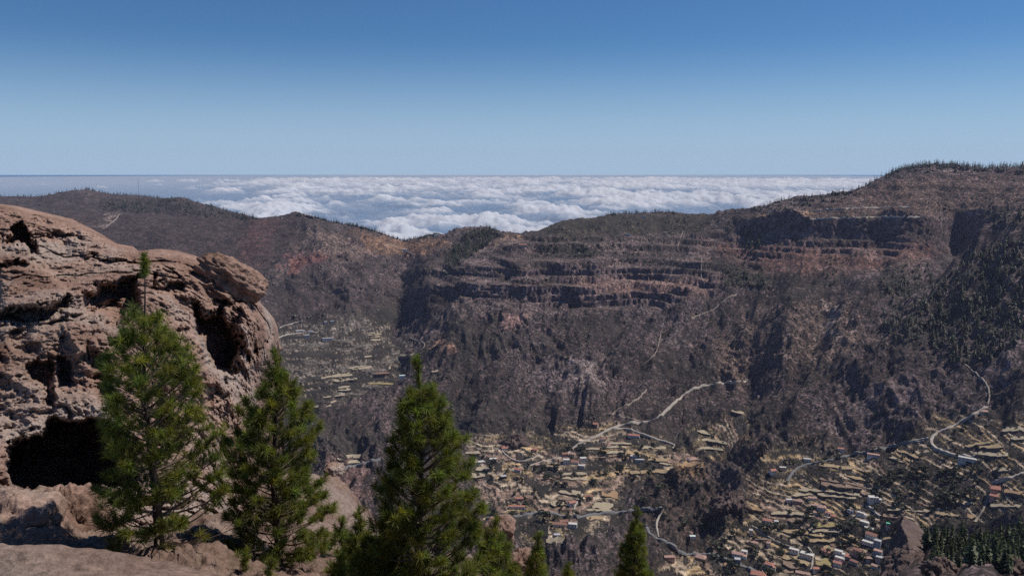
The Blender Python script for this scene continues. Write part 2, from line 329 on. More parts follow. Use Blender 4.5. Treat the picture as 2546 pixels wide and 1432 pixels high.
# masks in plan
wu = PU + 40 * noise(X / 90, Y / 90); wv = PV + 14 * noise(X / 70 + 9, Y / 70)
agri = np.maximum.reduce([
  soft_poly(wu, wv, [(1160,1100),(1500,1075),(1700,1100),(1760,1150),(1700,1180),(1560,1200),(1540,1290),(1420,1370),(1200,1330)], 18),
  soft_poly(wu, wv, [(1850,1180),(2000,1120),(2200,1130),(2330,1050),(2600,1040),(2600,1300),(2200,1320),(2200,1480),(1600,1480),(1660,1390),(1850,1300)], 18),
  soft_poly(wu, wv, [(690,800),(960,790),(1020,850),(1000,960),(880,1010),(760,1010),(690,900)], 12),
  soft_poly(wu, wv, [(1720,1060),(1860,1010),(1890,1060),(1800,1130),(1730,1130)], 10)])
strata = np.maximum.reduce([soft_poly(wu, wv, [(1060,640),(1250,590),(1500,600),(1790,560),(1800,760),(1640,790),(1400,790),(1060,760)], 20),
  .45 * soft_poly(wu, wv, [(1860,500),(2150,440),(2600,400),(2600,540),(2300,545),(1850,545)], 15),
  0.8 * soft_poly(wu, wv, [(1740,600),(2300,600),(2340,680),(1900,700),(1760,660)], 15)])
agri = agri * sstep(750, 900, TR)
fade = sstep(600, 950, TR) * (1 - sstep(4200, 5600, TR)) + 0.42 * sstep(100, 330, TR) * (1 - sstep(600, 950, TR))
smoothhill = soft_poly(wu, wv, [(150,520),(740,535),(760,600),(640,700),(560,660),(250,640)], 30)
crest = np.exp(-((RK - 17) / 0.55) ** 2) + np.exp(-((RK - 19) / 0.5) ** 2)
amp = fade * (1 - .72 * strata) * (1 - .78 * agri) * (1 - .72 * smoothhill) * (1 - .75 * np.clip(crest, 0, 1))
gl = ridged(A2 * 2000 / 170 + 0.9 * noise(X / 300, Y / 300), TR / 520, None, 4)
wrp = 1.6 * noise(X / 260 + 3, Y / 260) + .5 * noise(X / 70, Y / 70)
gl2 = ridged(A2 * 2000 / 62 + wrp + .004 * TR * np.sign(PU - 1700) * .5, TR / 150 + wrp, None, 4) * sstep(600, 900, TR) + (1 - sstep(600, 900, TR))
dz = amp * (26 * (gl - 1.0) + 11 * (gl2 - 1.0))
nearf = 1 - sstep(600, 900, TR)
dz += amp * 10 * fbm(X / 110, Y / 110, None, 3) + amp * 5.5 * ridged(X / 38, Y / 38, None, 4) * (1 - nearf) + nearf * fade * (9 * fbm(X / 22, Y / 22, None, 5, .6)) 
dz += (fade * (1 - .6 * agri) * (1 - .5 * smoothhill)) * (3.4 * fbm(X / 14, Y / 14, None, 3))
# explicit ridges (+) and gullies (-), in pixels
for line, A, wpx in [
   ([(1775,735),(1700,800),(1640,850),(1600,905),(1540,960),(1470,1040)], 42, 44), ([(1420,735),(1400,790),(1440,850)], 14, 22),
   ([(735,535),(800,600),(900,690),(960,760)], 16, 28), ([(880,680),(800,720),(760,800)], -14, 26), ([(700,690),(850,640),(880,620)], 10, 20),
   ([(1000,600),(1010,680),(985,760),(970,850)], -22, 30), ([(1850,760),(1900,830),(1870,900),(1840,960)], -22, 34),
   ([(2010,640),(1990,700),(1960,800),(1930,900)], 22, 36), ([(2130,650),(2120,740),(2080,840)], 16, 30), ([(2200,640),(2190,720)], -14, 26),
   ([(2250,870),(2150,960),(1980,1080),(1900,1180)], 22, 45), ([(1750,1060),(1800,1180),(1780,1260),(1720,1360)], -16, 42),
   ([(1860,1150),(1800,1240),(1820,1300)], 14, 36), ([(1560,1200),(1560,1290),(1560,1430)], -14, 40), ([(1330,1200),(1400,1370)], 5, 40),
   ([(2150,900),(2100,960),(2200,1000)], 20, 36), ([(2330,560),(2370,600),(2400,650)], -16, 26), ([(1250,880),(1230,1000),(1180,1080)], 12, 34),
   ([(1660,835),(1600,930),(1530,1005)], -18, 22), ([(1330,895),(1290,965)], -14, 14), ([(1505,885),(1480,955)], -14, 14), ([(1725,860),(1700,950)], -12, 16), ([(1600,760),(1570,850),(1500,930)], 14, 22), ([(1150,780),(1120,880),(1050,1000)], 16, 28), ([(1210,770),(1190,880),(1120,1010)], -14, 22), ([(2060,760),(2040,850),(1960,960)], -14, 22), ([(2230,690),(2150,800),(2060,900)], 14, 26),
   ([(1330,880),(1350,1000)], -10, 26), ([(1480,900),(1440,1000)], 12, 26)]:
    d = dist_line(PU + 9 * noise(X / 60, Y / 60), PV + 9 * noise(X / 60 + 5, Y / 60), line)
    dz += A * np.exp(-(d / wpx) ** 1.3) * fade * (1 - .4 * np.clip(crest, 0, 1))
TZ = TZ + dz
def terrace(z, h, sharp, ph):
    q = z / h + ph; f = q - np.floor(q)
    return (np.floor(q) + sstep(0.5 - sharp, 0.5 + sharp, f) - ph) * h
ph_ = .7 * noise(X / 180, Y / 180) + .12 * noise(X / 30, Y / 30); th_ = np.where(TR < 1560, 3.6, 6.0)
tq = TZ / th_ + ph_; zt = terrace(TZ, th_, .11, ph_); TZ = TZ + agri * .95 * (zt - TZ)
tid, tfr = np.floor(tq + .5), (tq + .5) - np.floor(tq + .5)      # terrace number, place on the terrace (0 and 1 at its walls)
zw_ = TZ + 13 * noise(TZ / 37 + .3 * noise(X / 500, Y / 500), 0 * TZ + .5) + 5 * noise(TZ / 13, 0 * TZ + 4.5); zs = TZ + terrace(zw_, 19.0, .14, .4 * noise(X / 500, Y / 500) + .10 * noise(X / 50, Y / 50)) - zw_; TZ = TZ + strata * np.clip(.62 + .9 * noise(X / 230 + 7, Y / 230), 0, .95) * (zs - TZ)
zs = terrace(TZ, 8.0, .2, .5 * noise(X / 200, Y / 200)); TZ = TZ + strata * np.clip(.4 + .7 * noise(X / 90, Y / 90 + 5), 0, .75) * (zs - TZ)
# cliff fluting: push along the line of sight where it is steep
cl = np.maximum.reduce([np.exp(-((RK - 11.5) / .6) ** 2), np.exp(-((RK - 13.5) / .6) ** 2)]) * sstep(1720, 1800, TR)
R2 = TR + cl * (9 * (ridged(A2 * 2000 / 26, TZ / 60, None, 3) - 1) + 5 * noise(X / 8, Y / 8, TZ / 8))
X, Y = R2 * np.sin(A2), R2 * np.cos(A2)
PU, PV = to_pix(X, Y, TZ)
# colour of soil and scrub cover, with painted light on the strata ledges
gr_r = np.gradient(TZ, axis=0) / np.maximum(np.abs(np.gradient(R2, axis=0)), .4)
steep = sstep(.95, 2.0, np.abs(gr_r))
colr = np.zeros(TR.shape + (4,)); colr[..., :3] = (.195, .15, .145); colr[..., 3] = .62
big = .5 + .5 * fbm(X / 260, Y / 260, None, 4)
def paint(mask, c, d=None):
    mk = mask[..., None]; colr[..., :3] = colr[..., :3] * (1 - mk) + np.array(c) * mk
    if d is not None: colr[..., 3] = colr[..., 3] * (1 - mask) + d * mask
paint(sstep(.45, .75, big), (.235, .195, .19), .5); paint(sstep(.5, .2, big), (.145, .115, .105), .76)
wu = PU + 30 * noise(X / 50, Y / 50) + 12 * noise(X / 15, Y / 15); wv = PV + 12 * noise(X / 40 + 9, Y / 40) + 6 * noise(X / 12, Y / 12)
for poly, c, dn, sf in [
   ([(150,520),(740,535),(760,600),(640,700),(560,680),(250,640)], (.105,.078,.076), .5, 20),
   ([(620,540),(700,540),(640,660),(580,660)], (.14,.085,.076), .4, 24),
   ([(0,480),(450,490),(650,540),(300,525),(0,525)], (.13,.105,.1), .6, 12),
   ([(280,530),(300,530),(250,575),(240,570)], (.26,.22,.19), .25, 5),
   ([(750,570),(860,580),(900,640),(850,670),(790,620),(730,620)], (.27,.21,.175), .45, 16),
   ([(880,570),(1000,598),(1110,590),(1120,610),(1040,640),(900,625)], (.33,.215,.14), .36, 14),
   ([(700,660),(740,632),(815,625),(790,650),(715,690)], (.27,.14,.115), .2, 10),
   ([(690,690),(830,690),(900,760),(700,780)], (.14,.105,.105), .6, 20),
   ([(1230,590),(1290,585),(1300,600),(1215,612)], (.4,.29,.19), .25, 6),
   ([(1340,545),(1560,530),(1780,540),(1740,575),(1500,585),(1340,580)], (.13,.125,.075), .7, 14),
   ([(1420,690),(1770,690),(1770,735),(1430,735)], (.32,.225,.19), .34, 10),
   ([(1740,600),(1850,605),(2100,610),(2300,600),(2330,640),(2100,680),(1900,680)], (.25,.15,.125), .45, 16),
   ([(2000,520),(2200,440),(2560,430),(2560,520),(2300,535),(2000,545)], (.25,.18,.145), .54, 14),
   ([(1870,540),(2010,525),(2020,548),(1880,555)], (.36,.25,.18), .3, 8),
   ([(1850,760),(2100,740),(2150,850),(2000,920),(1850,880)], (.27,.21,.175), .5, 24),
   ([(2040,760),(2080,760),(2085,835),(2060,835)], (.38,.33,.29), .25, 12), ([(1425,880),(1500,890),(1490,955),(1430,950)], (.36,.31,.29), .3, 16),
   ([(1250,780),(1310,775),(1310,810),(1240,820)], (.36,.25,.22), .3, 8), ([(1080,845),(1130,850),(1120,880),(1080,870)], (.4,.26,.18), .2, 6),
   ([(1790,830),(1870,850),(1850,960),(1780,940)], (.3,.23,.18), .45, 20),
   ([(1540,1150),(1760,1150),(1760,1180),(1650,1200),(1550,1200)], (.3,.205,.12), .45, 14),
   ([(1800,1030),(1880,1050),(1860,1110),(1810,1115)], (.27,.2,.14), .5, 20),
   ([(1580,1200),(1700,1190),(1900,1230),(1880,1330),(1700,1360),(1600,1300)], (.19,.14,.12), .62, 24),
   ([(1850,1180),(2000,1120),(2200,1130),(2330,1050),(2600,1040),(2600,1300),(2200,1320),(2200,1480),(1600,1480),(1660,1390),(1850,1300)], (.15,.118,.085), .8, 18),
   ([(2140,1170),(2330,1150),(2420,1180),(2400,1260),(2250,1270),(2160,1240)], (.1,.09,.06), .92, 14),
   ([(2160,960),(2280,940),(2300,990),(2200,1010)], (.24,.2,.2), .3, 12),
   ([(840,780),(1010,770),(1000,800),(860,800)], (.08,.085,.055), .9, 10), ([(850,840),(950,850),(940,880),(840,880)], (.1,.11,.065), .8, 10),
   ([(820,1130),(900,1150),(920,1230),(860,1260),(820,1200)], (.23,.16,.14), .4, 14)]:
    paint(soft_poly(wu, wv, poly, sf), c, dn)
cell = np.floor(A2 * 2000 / 120 + 1.7 * noise(tid * 3.3, tid * .7 + A2 * 9)); hsh = np.abs(np.sin(tid * 127.1 + cell * 311.7) * 43758.5453) % 1.0
colr[..., :3] *= np.array([.585, .57, .60]); colr[..., 3] = np.clip(.3 + .52 * colr[..., 3], 0, 1)
paint(strata * sstep(.55, .3, np.abs(gr_r)) * (1 - agri) * sstep(-.35, .35, noise(X / 120, Y / 120, TZ / 25)) * .8, (.165, .13, .125), .48)  # flat strata ledges painted paler, as if lit on top
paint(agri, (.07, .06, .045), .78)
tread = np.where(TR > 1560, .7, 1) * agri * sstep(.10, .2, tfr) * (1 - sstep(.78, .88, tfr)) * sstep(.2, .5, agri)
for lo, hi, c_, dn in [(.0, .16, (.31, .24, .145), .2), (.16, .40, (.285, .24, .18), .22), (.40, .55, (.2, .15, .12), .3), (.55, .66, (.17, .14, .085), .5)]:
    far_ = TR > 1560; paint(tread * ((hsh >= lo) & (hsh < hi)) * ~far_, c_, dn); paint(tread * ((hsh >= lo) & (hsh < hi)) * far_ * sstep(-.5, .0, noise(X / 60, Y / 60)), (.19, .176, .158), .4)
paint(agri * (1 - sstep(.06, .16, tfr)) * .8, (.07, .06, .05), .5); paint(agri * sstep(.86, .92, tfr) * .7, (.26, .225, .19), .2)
paint(nearf * sstep(-.2, .3, noise(X / 12, Y / 12)), (.12, .085, .075), .62)
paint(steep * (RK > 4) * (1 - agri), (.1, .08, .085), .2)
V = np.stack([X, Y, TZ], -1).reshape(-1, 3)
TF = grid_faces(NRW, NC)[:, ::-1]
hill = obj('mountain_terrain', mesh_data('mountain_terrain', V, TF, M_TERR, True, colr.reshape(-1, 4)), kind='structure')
hill['label'] = 'rugged brown mountain valley with cliffs, scrub and terraced slopes'; hill['category'] = 'terrain'
BVH = BVHTree.FromPolygons(V.tolist(), TF.tolist())
O = Vector((0, 0, 0))
def hit(u, v):
    d = Vector([float(c) for c in pix_dir(u, v)]).normalized()
    p, n_, i, ds = BVH.ray_cast(O + d * 300 if d.z > -2 else O, d)
    return p
def hit_near(u, v):
    d = Vector([float(c) for c in pix_dir(u, v)]).normalized()
    return BVH.ray_cast(O, d)[0]
def ground_z(x, y):
    p = BVH.ray_cast(Vector((x, y, 900)), Vector((0, 0, -1)))[0]
    return None if p is None else p.z

# ------------------------------------------------------------------ sea and clouds
m, n, l, b = new_mat('sea_water')
b.inputs['Base Color'].default_value = (.04, .1, .19, 1); b.inputs['Roughness'].default_value = .2; b.inputs['IOR'].default_value = 1.33
nz = N(n, 'TexNoise'); g = N(n, 'NewGeometry'); nz.inputs['Scale'].default_value = .004; nz.inputs['Detail'].default_value = 6; l.new(g.outputs['Position'], nz.inputs['Vector'])
bp = N(n, 'Bump'); bp.inputs['Strength'].default_value = .25; bp.inputs['Distance'].default_value = 20; l.new(nz.outputs[0], bp.inputs['Height']); l.new(bp.outputs[0], b.inputs['Normal'])
yy = np.array([7500, 15000, 30000, 60000, 125000.]); vv = []
for y in yy:
    for x in np.linspace(-1.2, 1.2, 9): vv.append((x * max(y, 12000), y, -1750))
obj('sea', mesh_data('sea', vv, grid_faces(5, 9), m), kind='structure')
m, n, l, b = new_mat('cloud_vapour')
at_ = N(n, 'Attribute', attribute_name='tint')
df = N(n, 'BsdfDiffuse'); df.inputs[0].default_value = (.8, .82, .86, 1); tl = N(n, 'BsdfTranslucent'); tl.inputs[0].default_value = (.8, .82, .86, 1)
mx = N(n, 'MixShader'); mx.inputs[0].default_value = .4; l.new(df.outputs[0], mx.inputs[1]); l.new(tl.outputs[0], mx.inputs[2])
tp = N(n, 'BsdfTransparent'); m2 = N(n, 'MixShader')
g = N(n, 'NewGeometry'); nz = N(n, 'TexNoise'); nz.inputs['Scale'].default_value = .004; nz.inputs['Detail'].default_value = 6; l.new(g.outputs['Position'], nz.inputs['Vector'])
ma = N(n, 'Math', operation='MULTIPLY_ADD'); l.new(nz.outputs[0], ma.inputs[0]); ma.inputs[1].default_value = .9; ma.inputs[2].default_value = -.45
ad = N(n, 'Math', operation='ADD', use_clamp=True); l.new(at_.outputs['Fac'], ad.inputs[0]); l.new(ma.outputs[0], ad.inputs[1])
cl_ = N(n, 'Math', operation='MULTIPLY', use_clamp=True); l.new(ad.outputs[0], cl_.inputs[0]); l.new(at_.outputs['Alpha'], cl_.inputs[1])
l.new(cl_.outputs[0], m2.inputs[0]); l.new(tp.outputs[0], m2.inputs[1]); l.new(mx.outputs[0], m2.inputs[2]); l.new(m2.outputs[0], n['Material Output'].inputs[0])
nr, nc = 380, 620
ca = np.linspace(math.radians(-36), math.radians(36), nc)[None, :]; cr = np.exp(np.linspace(math.log(8600), math.log(125500), nr))[:, None]
cx, cy = cr * np.sin(ca), cr * np.cos(ca); az_d = np.degrees(ca) + 0 * cr
lr = np.log(cr / 9000) + 0 * ca
bias = .17 - .15 * lr + .012 * az_d / 10 - .55 * sstep(-14, -30, az_d)
nn = fbm(cx / 1900, cy / 2700 + .2, None, 5, .55) * .62 + .35 * fbm(cx / 9000 + 3, cy / 7000, None, 2) + bias
cov = sstep(-.05, .5, nn)
bil = 1 - np.abs(fbm(cx / 900, cy / 900, None, 5, .55)); puff = np.clip(nn + .05, 0, 1) ** .55
cz = -1100 + 400 * puff * (.55 + .6 * bil) + 60 * fbm(cx / 300, cy / 300, None, 3) * puff
cc = np.stack([cov, cov, cov, np.clip(sstep(.02, .45, nn) * 1.5, 0, 1) ], -1)
cc[..., 3] = np.maximum(cc[..., 3], .08 + .34 * sstep(16000, 70000, cr + 0 * ca))  # thin veil added in the cloud gaps, standing in for distant air haze
# the earth curves away
cz = np.maximum(cz - cr ** 2 / (2 * 6.371e6), -1742); cc[..., :3] = np.maximum(cc[..., :3], .8 + 0 * cov[..., None])
cc = np.stack([cc[..., 0], cc[..., 1], cc[..., 2], cc[..., 3]], -1)
fc = grid_faces(nr, nc); keep = np.ones(len(fc), bool)
obj('cloud_sea', mesh_data('cloud_sea', np.stack([cx, cy, cz], -1).reshape(-1, 3), fc[keep][:, ::-1], m, True, cc.reshape(-1, 4)), kind='stuff',
    label='sea of white cumulus clouds below the horizon beyond the ridge', cat='clouds')

# ------------------------------------------------------------------ roads, paths, fields
def resample(px, step):
    px = np.array(px, float); d = np.concatenate([[0], np.cumsum(np.hypot(*np.diff(px, axis=0).T))]); n_ = max(3, int(d[-1] / step) + 1)
    t = np.linspace(0, d[-1], n_); q = np.stack([np.interp(t, d, px[:, 0]), np.interp(t, d, px[:, 1])], -1)
    return smooth1(q, 2) if n_ > 8 else q
def ribbon(name, px, width, mat, lift=.9, step=5):
    P = [hit(u, v) for u, v in resample(px, step)]; P = [p for p in P if p is not None]
    Q = [P[0]]
    for p in P[1:]:
        if (p - Q[-1]).length < 160: Q.append(p)
    P = np.array([tuple(p) for p in Q]); P = np.concatenate([P[:1], smooth1(P, 1)[1:-1], P[-1:]])
    T = np.gradient(P, axis=0); T[:, 2] = 0; T /= np.linalg.norm(T, axis=1)[:, None] + 1e-9
    S = np.stack([-T[:, 1], T[:, 0], 0 * T[:, 0]], -1)
    Vv = []
    for i in range(len(P)):
        z = P[i, 2]
        for s in (-.5, 0, .5):
            q = ground_z(P[i, 0] + S[i, 0] * s * width, P[i, 1] + S[i, 1] * s * width)
            if q is not None and q - z < 4: z = max(z, q)
        z += lift
        for s, dzz in ((-.5, -5.), (-.5, 0), (0, .08), (.5, 0), (.5, -5.)):
            Vv.append((P[i, 0] + S[i, 0] * s * width * (1.25 if dzz < -1 else 1), P[i, 1] + S[i, 1] * s * width * (1.25 if dzz < -1 else 1), z + dzz))
    o = obj(name, mesh_data(name, Vv, grid_faces(len(P), 5), mat, True), kind='structure')
    return o
ROADS = [
 ('dirt_road', [(1870,946),(1830,950),(1765,956),(1720,968),(1700,980),(1690,992),(1665,1012),(1650,1030),(1625,1045),(1600,1050),(1565,1052),(1530,1060),(1505,1072),(1480,1087),(1450,1097),(1432,1106),(1420,1120)], 4.6, M_ROADP),
 ('dirt_road', [(1520,1066),(1555,1065),(1580,1072),(1610,1085),(1650,1097),(1685,1108),(1668,1116)], 4.2, M_ROADP),
 ('dirt_road', [(1530,1034),(1552,1037),(1580,1043),(1600,1050)], 2.6, M_PATH),
 ('asphalt_road', [(1205,1290),(1255,1288),(1300,1282),(1340,1273),(1370,1273),(1395,1283),(1430,1286),(1470,1281),(1520,1275),(1570,1270),(1620,1266),(1648,1266)], 6.5, M_ROADA),
 ('dirt_road', [(1652,1264),(1638,1285),(1630,1300),(1635,1325),(1638,1340)], 3.6, M_ROADP),
 ('asphalt_road', [(1604,1300),(1610,1325),(1640,1342),(1672,1354),(1684,1368),(1692,1380),(1720,1378),(1770,1377),(1800,1388),(1830,1402),(1860,1412),(1890,1425)], 6, M_ROADA),
 ('asphalt_road', [(2455,1010),(2410,1038),(2370,1060),(2330,1075),(2312,1090),(2314,1105),(2332,1120),(2362,1130),(2430,1137)], 5.5, M_ROADP),
 ('footpath', [(2395,902),(2420,925),(2440,940),(2458,962),(2462,985),(2455,1010)], 2.6, M_PATH),
 ('asphalt_road', [(1957,1200),(1962,1185),(1978,1165),(2010,1153),(2060,1145),(2110,1132),(2140,1126),(2210,1112),(2250,1100),(2300,1098)], 4.5, M_ROADA),
 ('dirt_road', [(2560,1170),(2520,1186),(2490,1194),(2465,1200)], 5, M_ROADP), ('footpath', [(2462,1225),(2450,1258),(2435,1285),(2420,1300)], 3, M_PATH),
 ('dirt_road', [(2010,526),(2080,520),(2120,517),(2180,517),(2270,515)], 5, M_ROADP), ('dirt_road', [(2010,546),(2090,543),(2180,540),(2290,541)], 3.5, M_ROADP),
 ('dirt_road', [(688,842),(700,835),(740,828),(795,826)], 5.5, M_ROADP), ('dirt_road', [(690,816),(730,803),(757,797)], 4.5, M_ROADP),
 ('asphalt_road', [(835,1172),(860,1163),(890,1155),(950,1141)], 8, M_ROADA),
 ('footpath', [(1185,1216),(1200,1200),(1230,1185),(1262,1170)], 2.8, M_PATH), ('footpath', [(1835,730),(1800,745),(1780,768),(1745,782),(1715,792)], 2.2, M_PATH),
 ('footpath', [(1650,800),(1640,845),(1632,880),(1590,915)], 1.8, M_PATH), ('footpath', [(1610,965),(1590,990),(1560,1008),(1530,1020),(1520,1035)], 2.4, M_PATH),
 ('footpath', [(1015,840),(1060,852),(1058,865),(1015,885)], 2.8, M_PATH), ('footpath', [(2006,1357),(2020,1372),(2021,1400),(2014,1425)], 3, M_ROADP),
 ('footpath', [(2150,1258),(2175,1270),(2186,1284),(2192,1290)], 4, M_ROADP), ('dirt_road', [(300,530),(290,545),(260,568)], 4, M_PATH),
 ('footpath', [(1030,636),(1010,625),(980,608),(950,612)], 3, M_PATH), ('footpath', [(1745,640),(1742,690),(1755,715)], 2, M_PATH),
 ('footpath', [(1700,570),(1680,625),(1735,640)], 1.6, M_PATH), ('footpath', [(1260,1125),(1240,1110),(1232,1122)], 3, M_PATH),
]
ROADS += [
 ('dirt_road', [(1420,1121),(1395,1138),(1350,1146),(1310,1160),(1264,1170)], 3.6, M_ROADP), ('footpath', [(1240,1112),(1262,1136),(1285,1150),(1325,1140),(1345,1128)], 2.8, M_ROADP),
 ('footpath', [(1866,1305),(1900,1328),(1935,1352),(1990,1364)], 2.6, M_PATH), ('dirt_road', [(2140,1288),(2166,1322),(2176,1350),(2192,1385),(2178,1418)], 3.2, M_ROADP),
 ('footpath', [(1470,1230),(1440,1240),(1425,1262),(1428,1284)], 2.6, M_ROADP), ('footpath', [(2250,1100),(2290,1092),(2312,1090)], 3.5, M_ROADP)]
for nm, px, wd, mt in ROADS: ribbon(nm, px, wd * .74, mt)

def field(px, th, mat):
    q = resample(px, 9); rs = np.random.default_rng(int(q[0, 0] * 7 + q[0, 1]))
    P = [hit(u, v) for u, v in q]
    if any(p is None for p in P): return
    P = np.array([tuple(p) for p in P]); r0 = np.median(np.hypot(P[:, 0], P[:, 1]))
    rr = np.hypot(P[:, 0], P[:, 1]); rr = np.clip(rr, r0 * .94, r0 * 1.06)
    rr = smooth1(rr, 1); z = smooth1(P[:, 2], 1); z = np.linspace(z[0], z[-1], len(z)) * .3 + z * .7
    az = np.arctan2(P[:, 0], P[:, 1]); el = -z / rr
    dep = th * 1.25 / F_PX * np.hypot(rr, z) / np.sin(np.arctan(el))
    n_ = len(q); sh = np.ones(n_); sh[0], sh[-1] = rs.uniform(.35, .9, 2); dep = dep * sh * (1 + .35 * noise(np.linspace(0, n_ * .45, n_) + q[0, 0], 0 * q[:, 0] + .5)); rr = rr + .12 * dep * rs.normal(size=n_)
    V_, W_ = [], []
    up = .5
    for i in range(n_):
        s, c = math.sin(az[i]), math.cos(az[i]); rf, rb = rr[i] - dep[i] / 2, rr[i] + dep[i] / 2
        zt_ = z[i] + up + .2 * rs.normal()
        V_ += [(rf * s, rf * c, zt_ - 6), (rf * s, rf * c, zt_), (rr[i] * s, rr[i] * c, zt_ + .25), (rb * s, rb * c, zt_ + .5), (rb * s, rb * c, zt_ - 6)]
        W_ += [((rf - .5) * s, (rf - .5) * c, zt_ - 6.5), ((rf - .5) * s, (rf - .5) * c, zt_ - .15 + .25 * rs.random()), ((rf + .15) * s, (rf + .15) * c, zt_ - .1), ((rf + .15) * s, (rf + .15) * c, zt_ - 6.5)]
    o = obj('terraced_field', mesh_data('terraced_field', V_, grid_faces(n_, 5)[:, ::-1], mat, False), kind='structure')
    obj('retaining_wall', mesh_data('retaining_wall', W_, grid_faces(n_, 4)[:, ::-1], M_STONE, False), o)
G, PL, BR, OC, OL = M_GOLD, M_PALE, M_BROWN, M_OCHRE, M_OLIVE
FIELDS = [
 ([(1977,1217),(2065,1214),(2153,1231)],7,PL),([(1970,1231),(2021,1228)],5,PL),([(2026,1227),(2136,1238)],6,PL),([(1910,1276),(2019,1277),(2031,1284)],5,PL),
 ([(1959,1294),(1998,1291)],6,BR),([(2021,1306),(2095,1302)],9,OL),([(2003,1314),(2100,1318)],8,PL),([(1920,1320),(1977,1320),(2056,1332)],6,G),([(1977,1337),(2083,1343)],8,G),
 ([(2104,1328),(2136,1344)],6,G),([(2047,1362),(2086,1362)],10,G),([(1927,1380),(1968,1378),(2019,1404)],9,G),([(1947,1397),(1987,1410)],9,BR),([(1927,1413),(1973,1419)],7,BR),
 ([(2028,1396),(2069,1399)],14,OL),([(1800,1403),(1828,1413)],10,OC),([(2189,1339),(2217,1332)],10,G),([(2031,1189),(2167,1207)],4,BR),([(2035,1198),(2150,1212)],8,BR),([(2100,1180),(2164,1196)],4,G),
 ([(2029,1155),(2171,1171)],5,G),([(2230,1118),(2295,1140)],4,G),([(2216,1126),(2270,1148)],4,G),([(2210,1135),(2250,1150)],4,PL),([(2399,1110),(2464,1096)],6,G),([(2435,1110),(2496,1107)],7,G),
 ([(2492,1067),(2546,1063)],10,PL),([(2513,1090),(2546,1085)],9,PL),([(2415,1126),(2513,1130)],6,PL),([(2468,1167),(2513,1165)],5,PL),([(2496,1222),(2546,1222)],7,OC),([(2378,1246),(2427,1252)],5,PL),
 ([(2403,1232),(2435,1238)],7,G),([(2456,1256),(2546,1254)],6,PL),([(2200,1267),(2318,1269)],4,PL),([(2318,1271),(2391,1283)],6,G),([(2405,1280),(2426,1280)],18,OC),
 ([(1585,1112),(1663,1114)],5,PL),([(1611,1140),(1667,1142)],9,G),([(1640,1150),(1667,1153)],6,PL),([(1559,1175),(1670,1173)],6,G),([(1670,1158),(1756,1157)],11,OC),([(1395,1179),(1458,1177)],4,PL),
 ([(1391,1188),(1462,1192)],4,PL),([(1388,1221),(1444,1225)],7,PL),([(1388,1240),(1425,1240)],5,BR),([(1369,1249),(1406,1251)],9,PL),([(1473,1257),(1525,1255)],14,PL),([(1458,1268),(1521,1269)],3,PL),
 ([(1458,1288),(1499,1286)],6,G),([(1518,1102),(1570,1103)],3,PL),([(1507,1112),(1555,1112)],3,PL),([(1496,1125),(1559,1123)],4,PL),([(1455,1115),(1492,1116)],3,PL),([(1466,1138),(1555,1129)],4,BR),
 ([(1733,1069),(1774,1082)],6,PL),([(1733,1115),(1804,1119)],4,PL),([(1737,1093),(1819,1104)],4,PL),([(1496,1223),(1536,1231)],14,OC),([(1157,1125),(1195,1125)],5,PL),([(1183,1166),(1232,1167)],6,PL),
 ([(1172,1182),(1206,1182)],8,PL),([(1819,1021),(1849,1028)],4,PL),([(1358,1346),(1406,1346)],11,PL),
 ([(918,828),(949,826)],3,PL),([(916,833),(949,831)],3,PL),([(922,838),(945,837)],3,PL),([(920,845),(945,844)],4,PL),([(867,916),(912,908)],3,PL),([(876,919),(925,912)],4,PL),
 ([(792,943),(834,932),(876,926)],3,PL),([(829,947),(888,941)],4,PL),([(823,937),(876,931)],3,PL),([(841,965),(870,960)],3,PL),([(841,969),(872,967)],5,PL),([(804,988),(857,981)],4,PL),
 ([(790,998),(837,997)],3,PL),([(780,1011),(823,1008)],4,PL),([(892,888),(925,885)],3,PL),([(994,883),(1016,884)],3,PL),([(1073,927),(1096,917)],4,PL),([(906,953),(986,955)],3,OL),
 ([(838,1141),(905,1135)],6,PL),([(850,1151),(895,1147)],5,PL),([(1860,1262),(1900,1268)],5,OC),([(1870,1336),(1925,1340)],6,BR),([(2140,1223),(2160,1228)],5,BR),([(2195,1281),(2235,1286)],5,BR)]
for px, th, mt in FIELDS: field(px, th, mt)

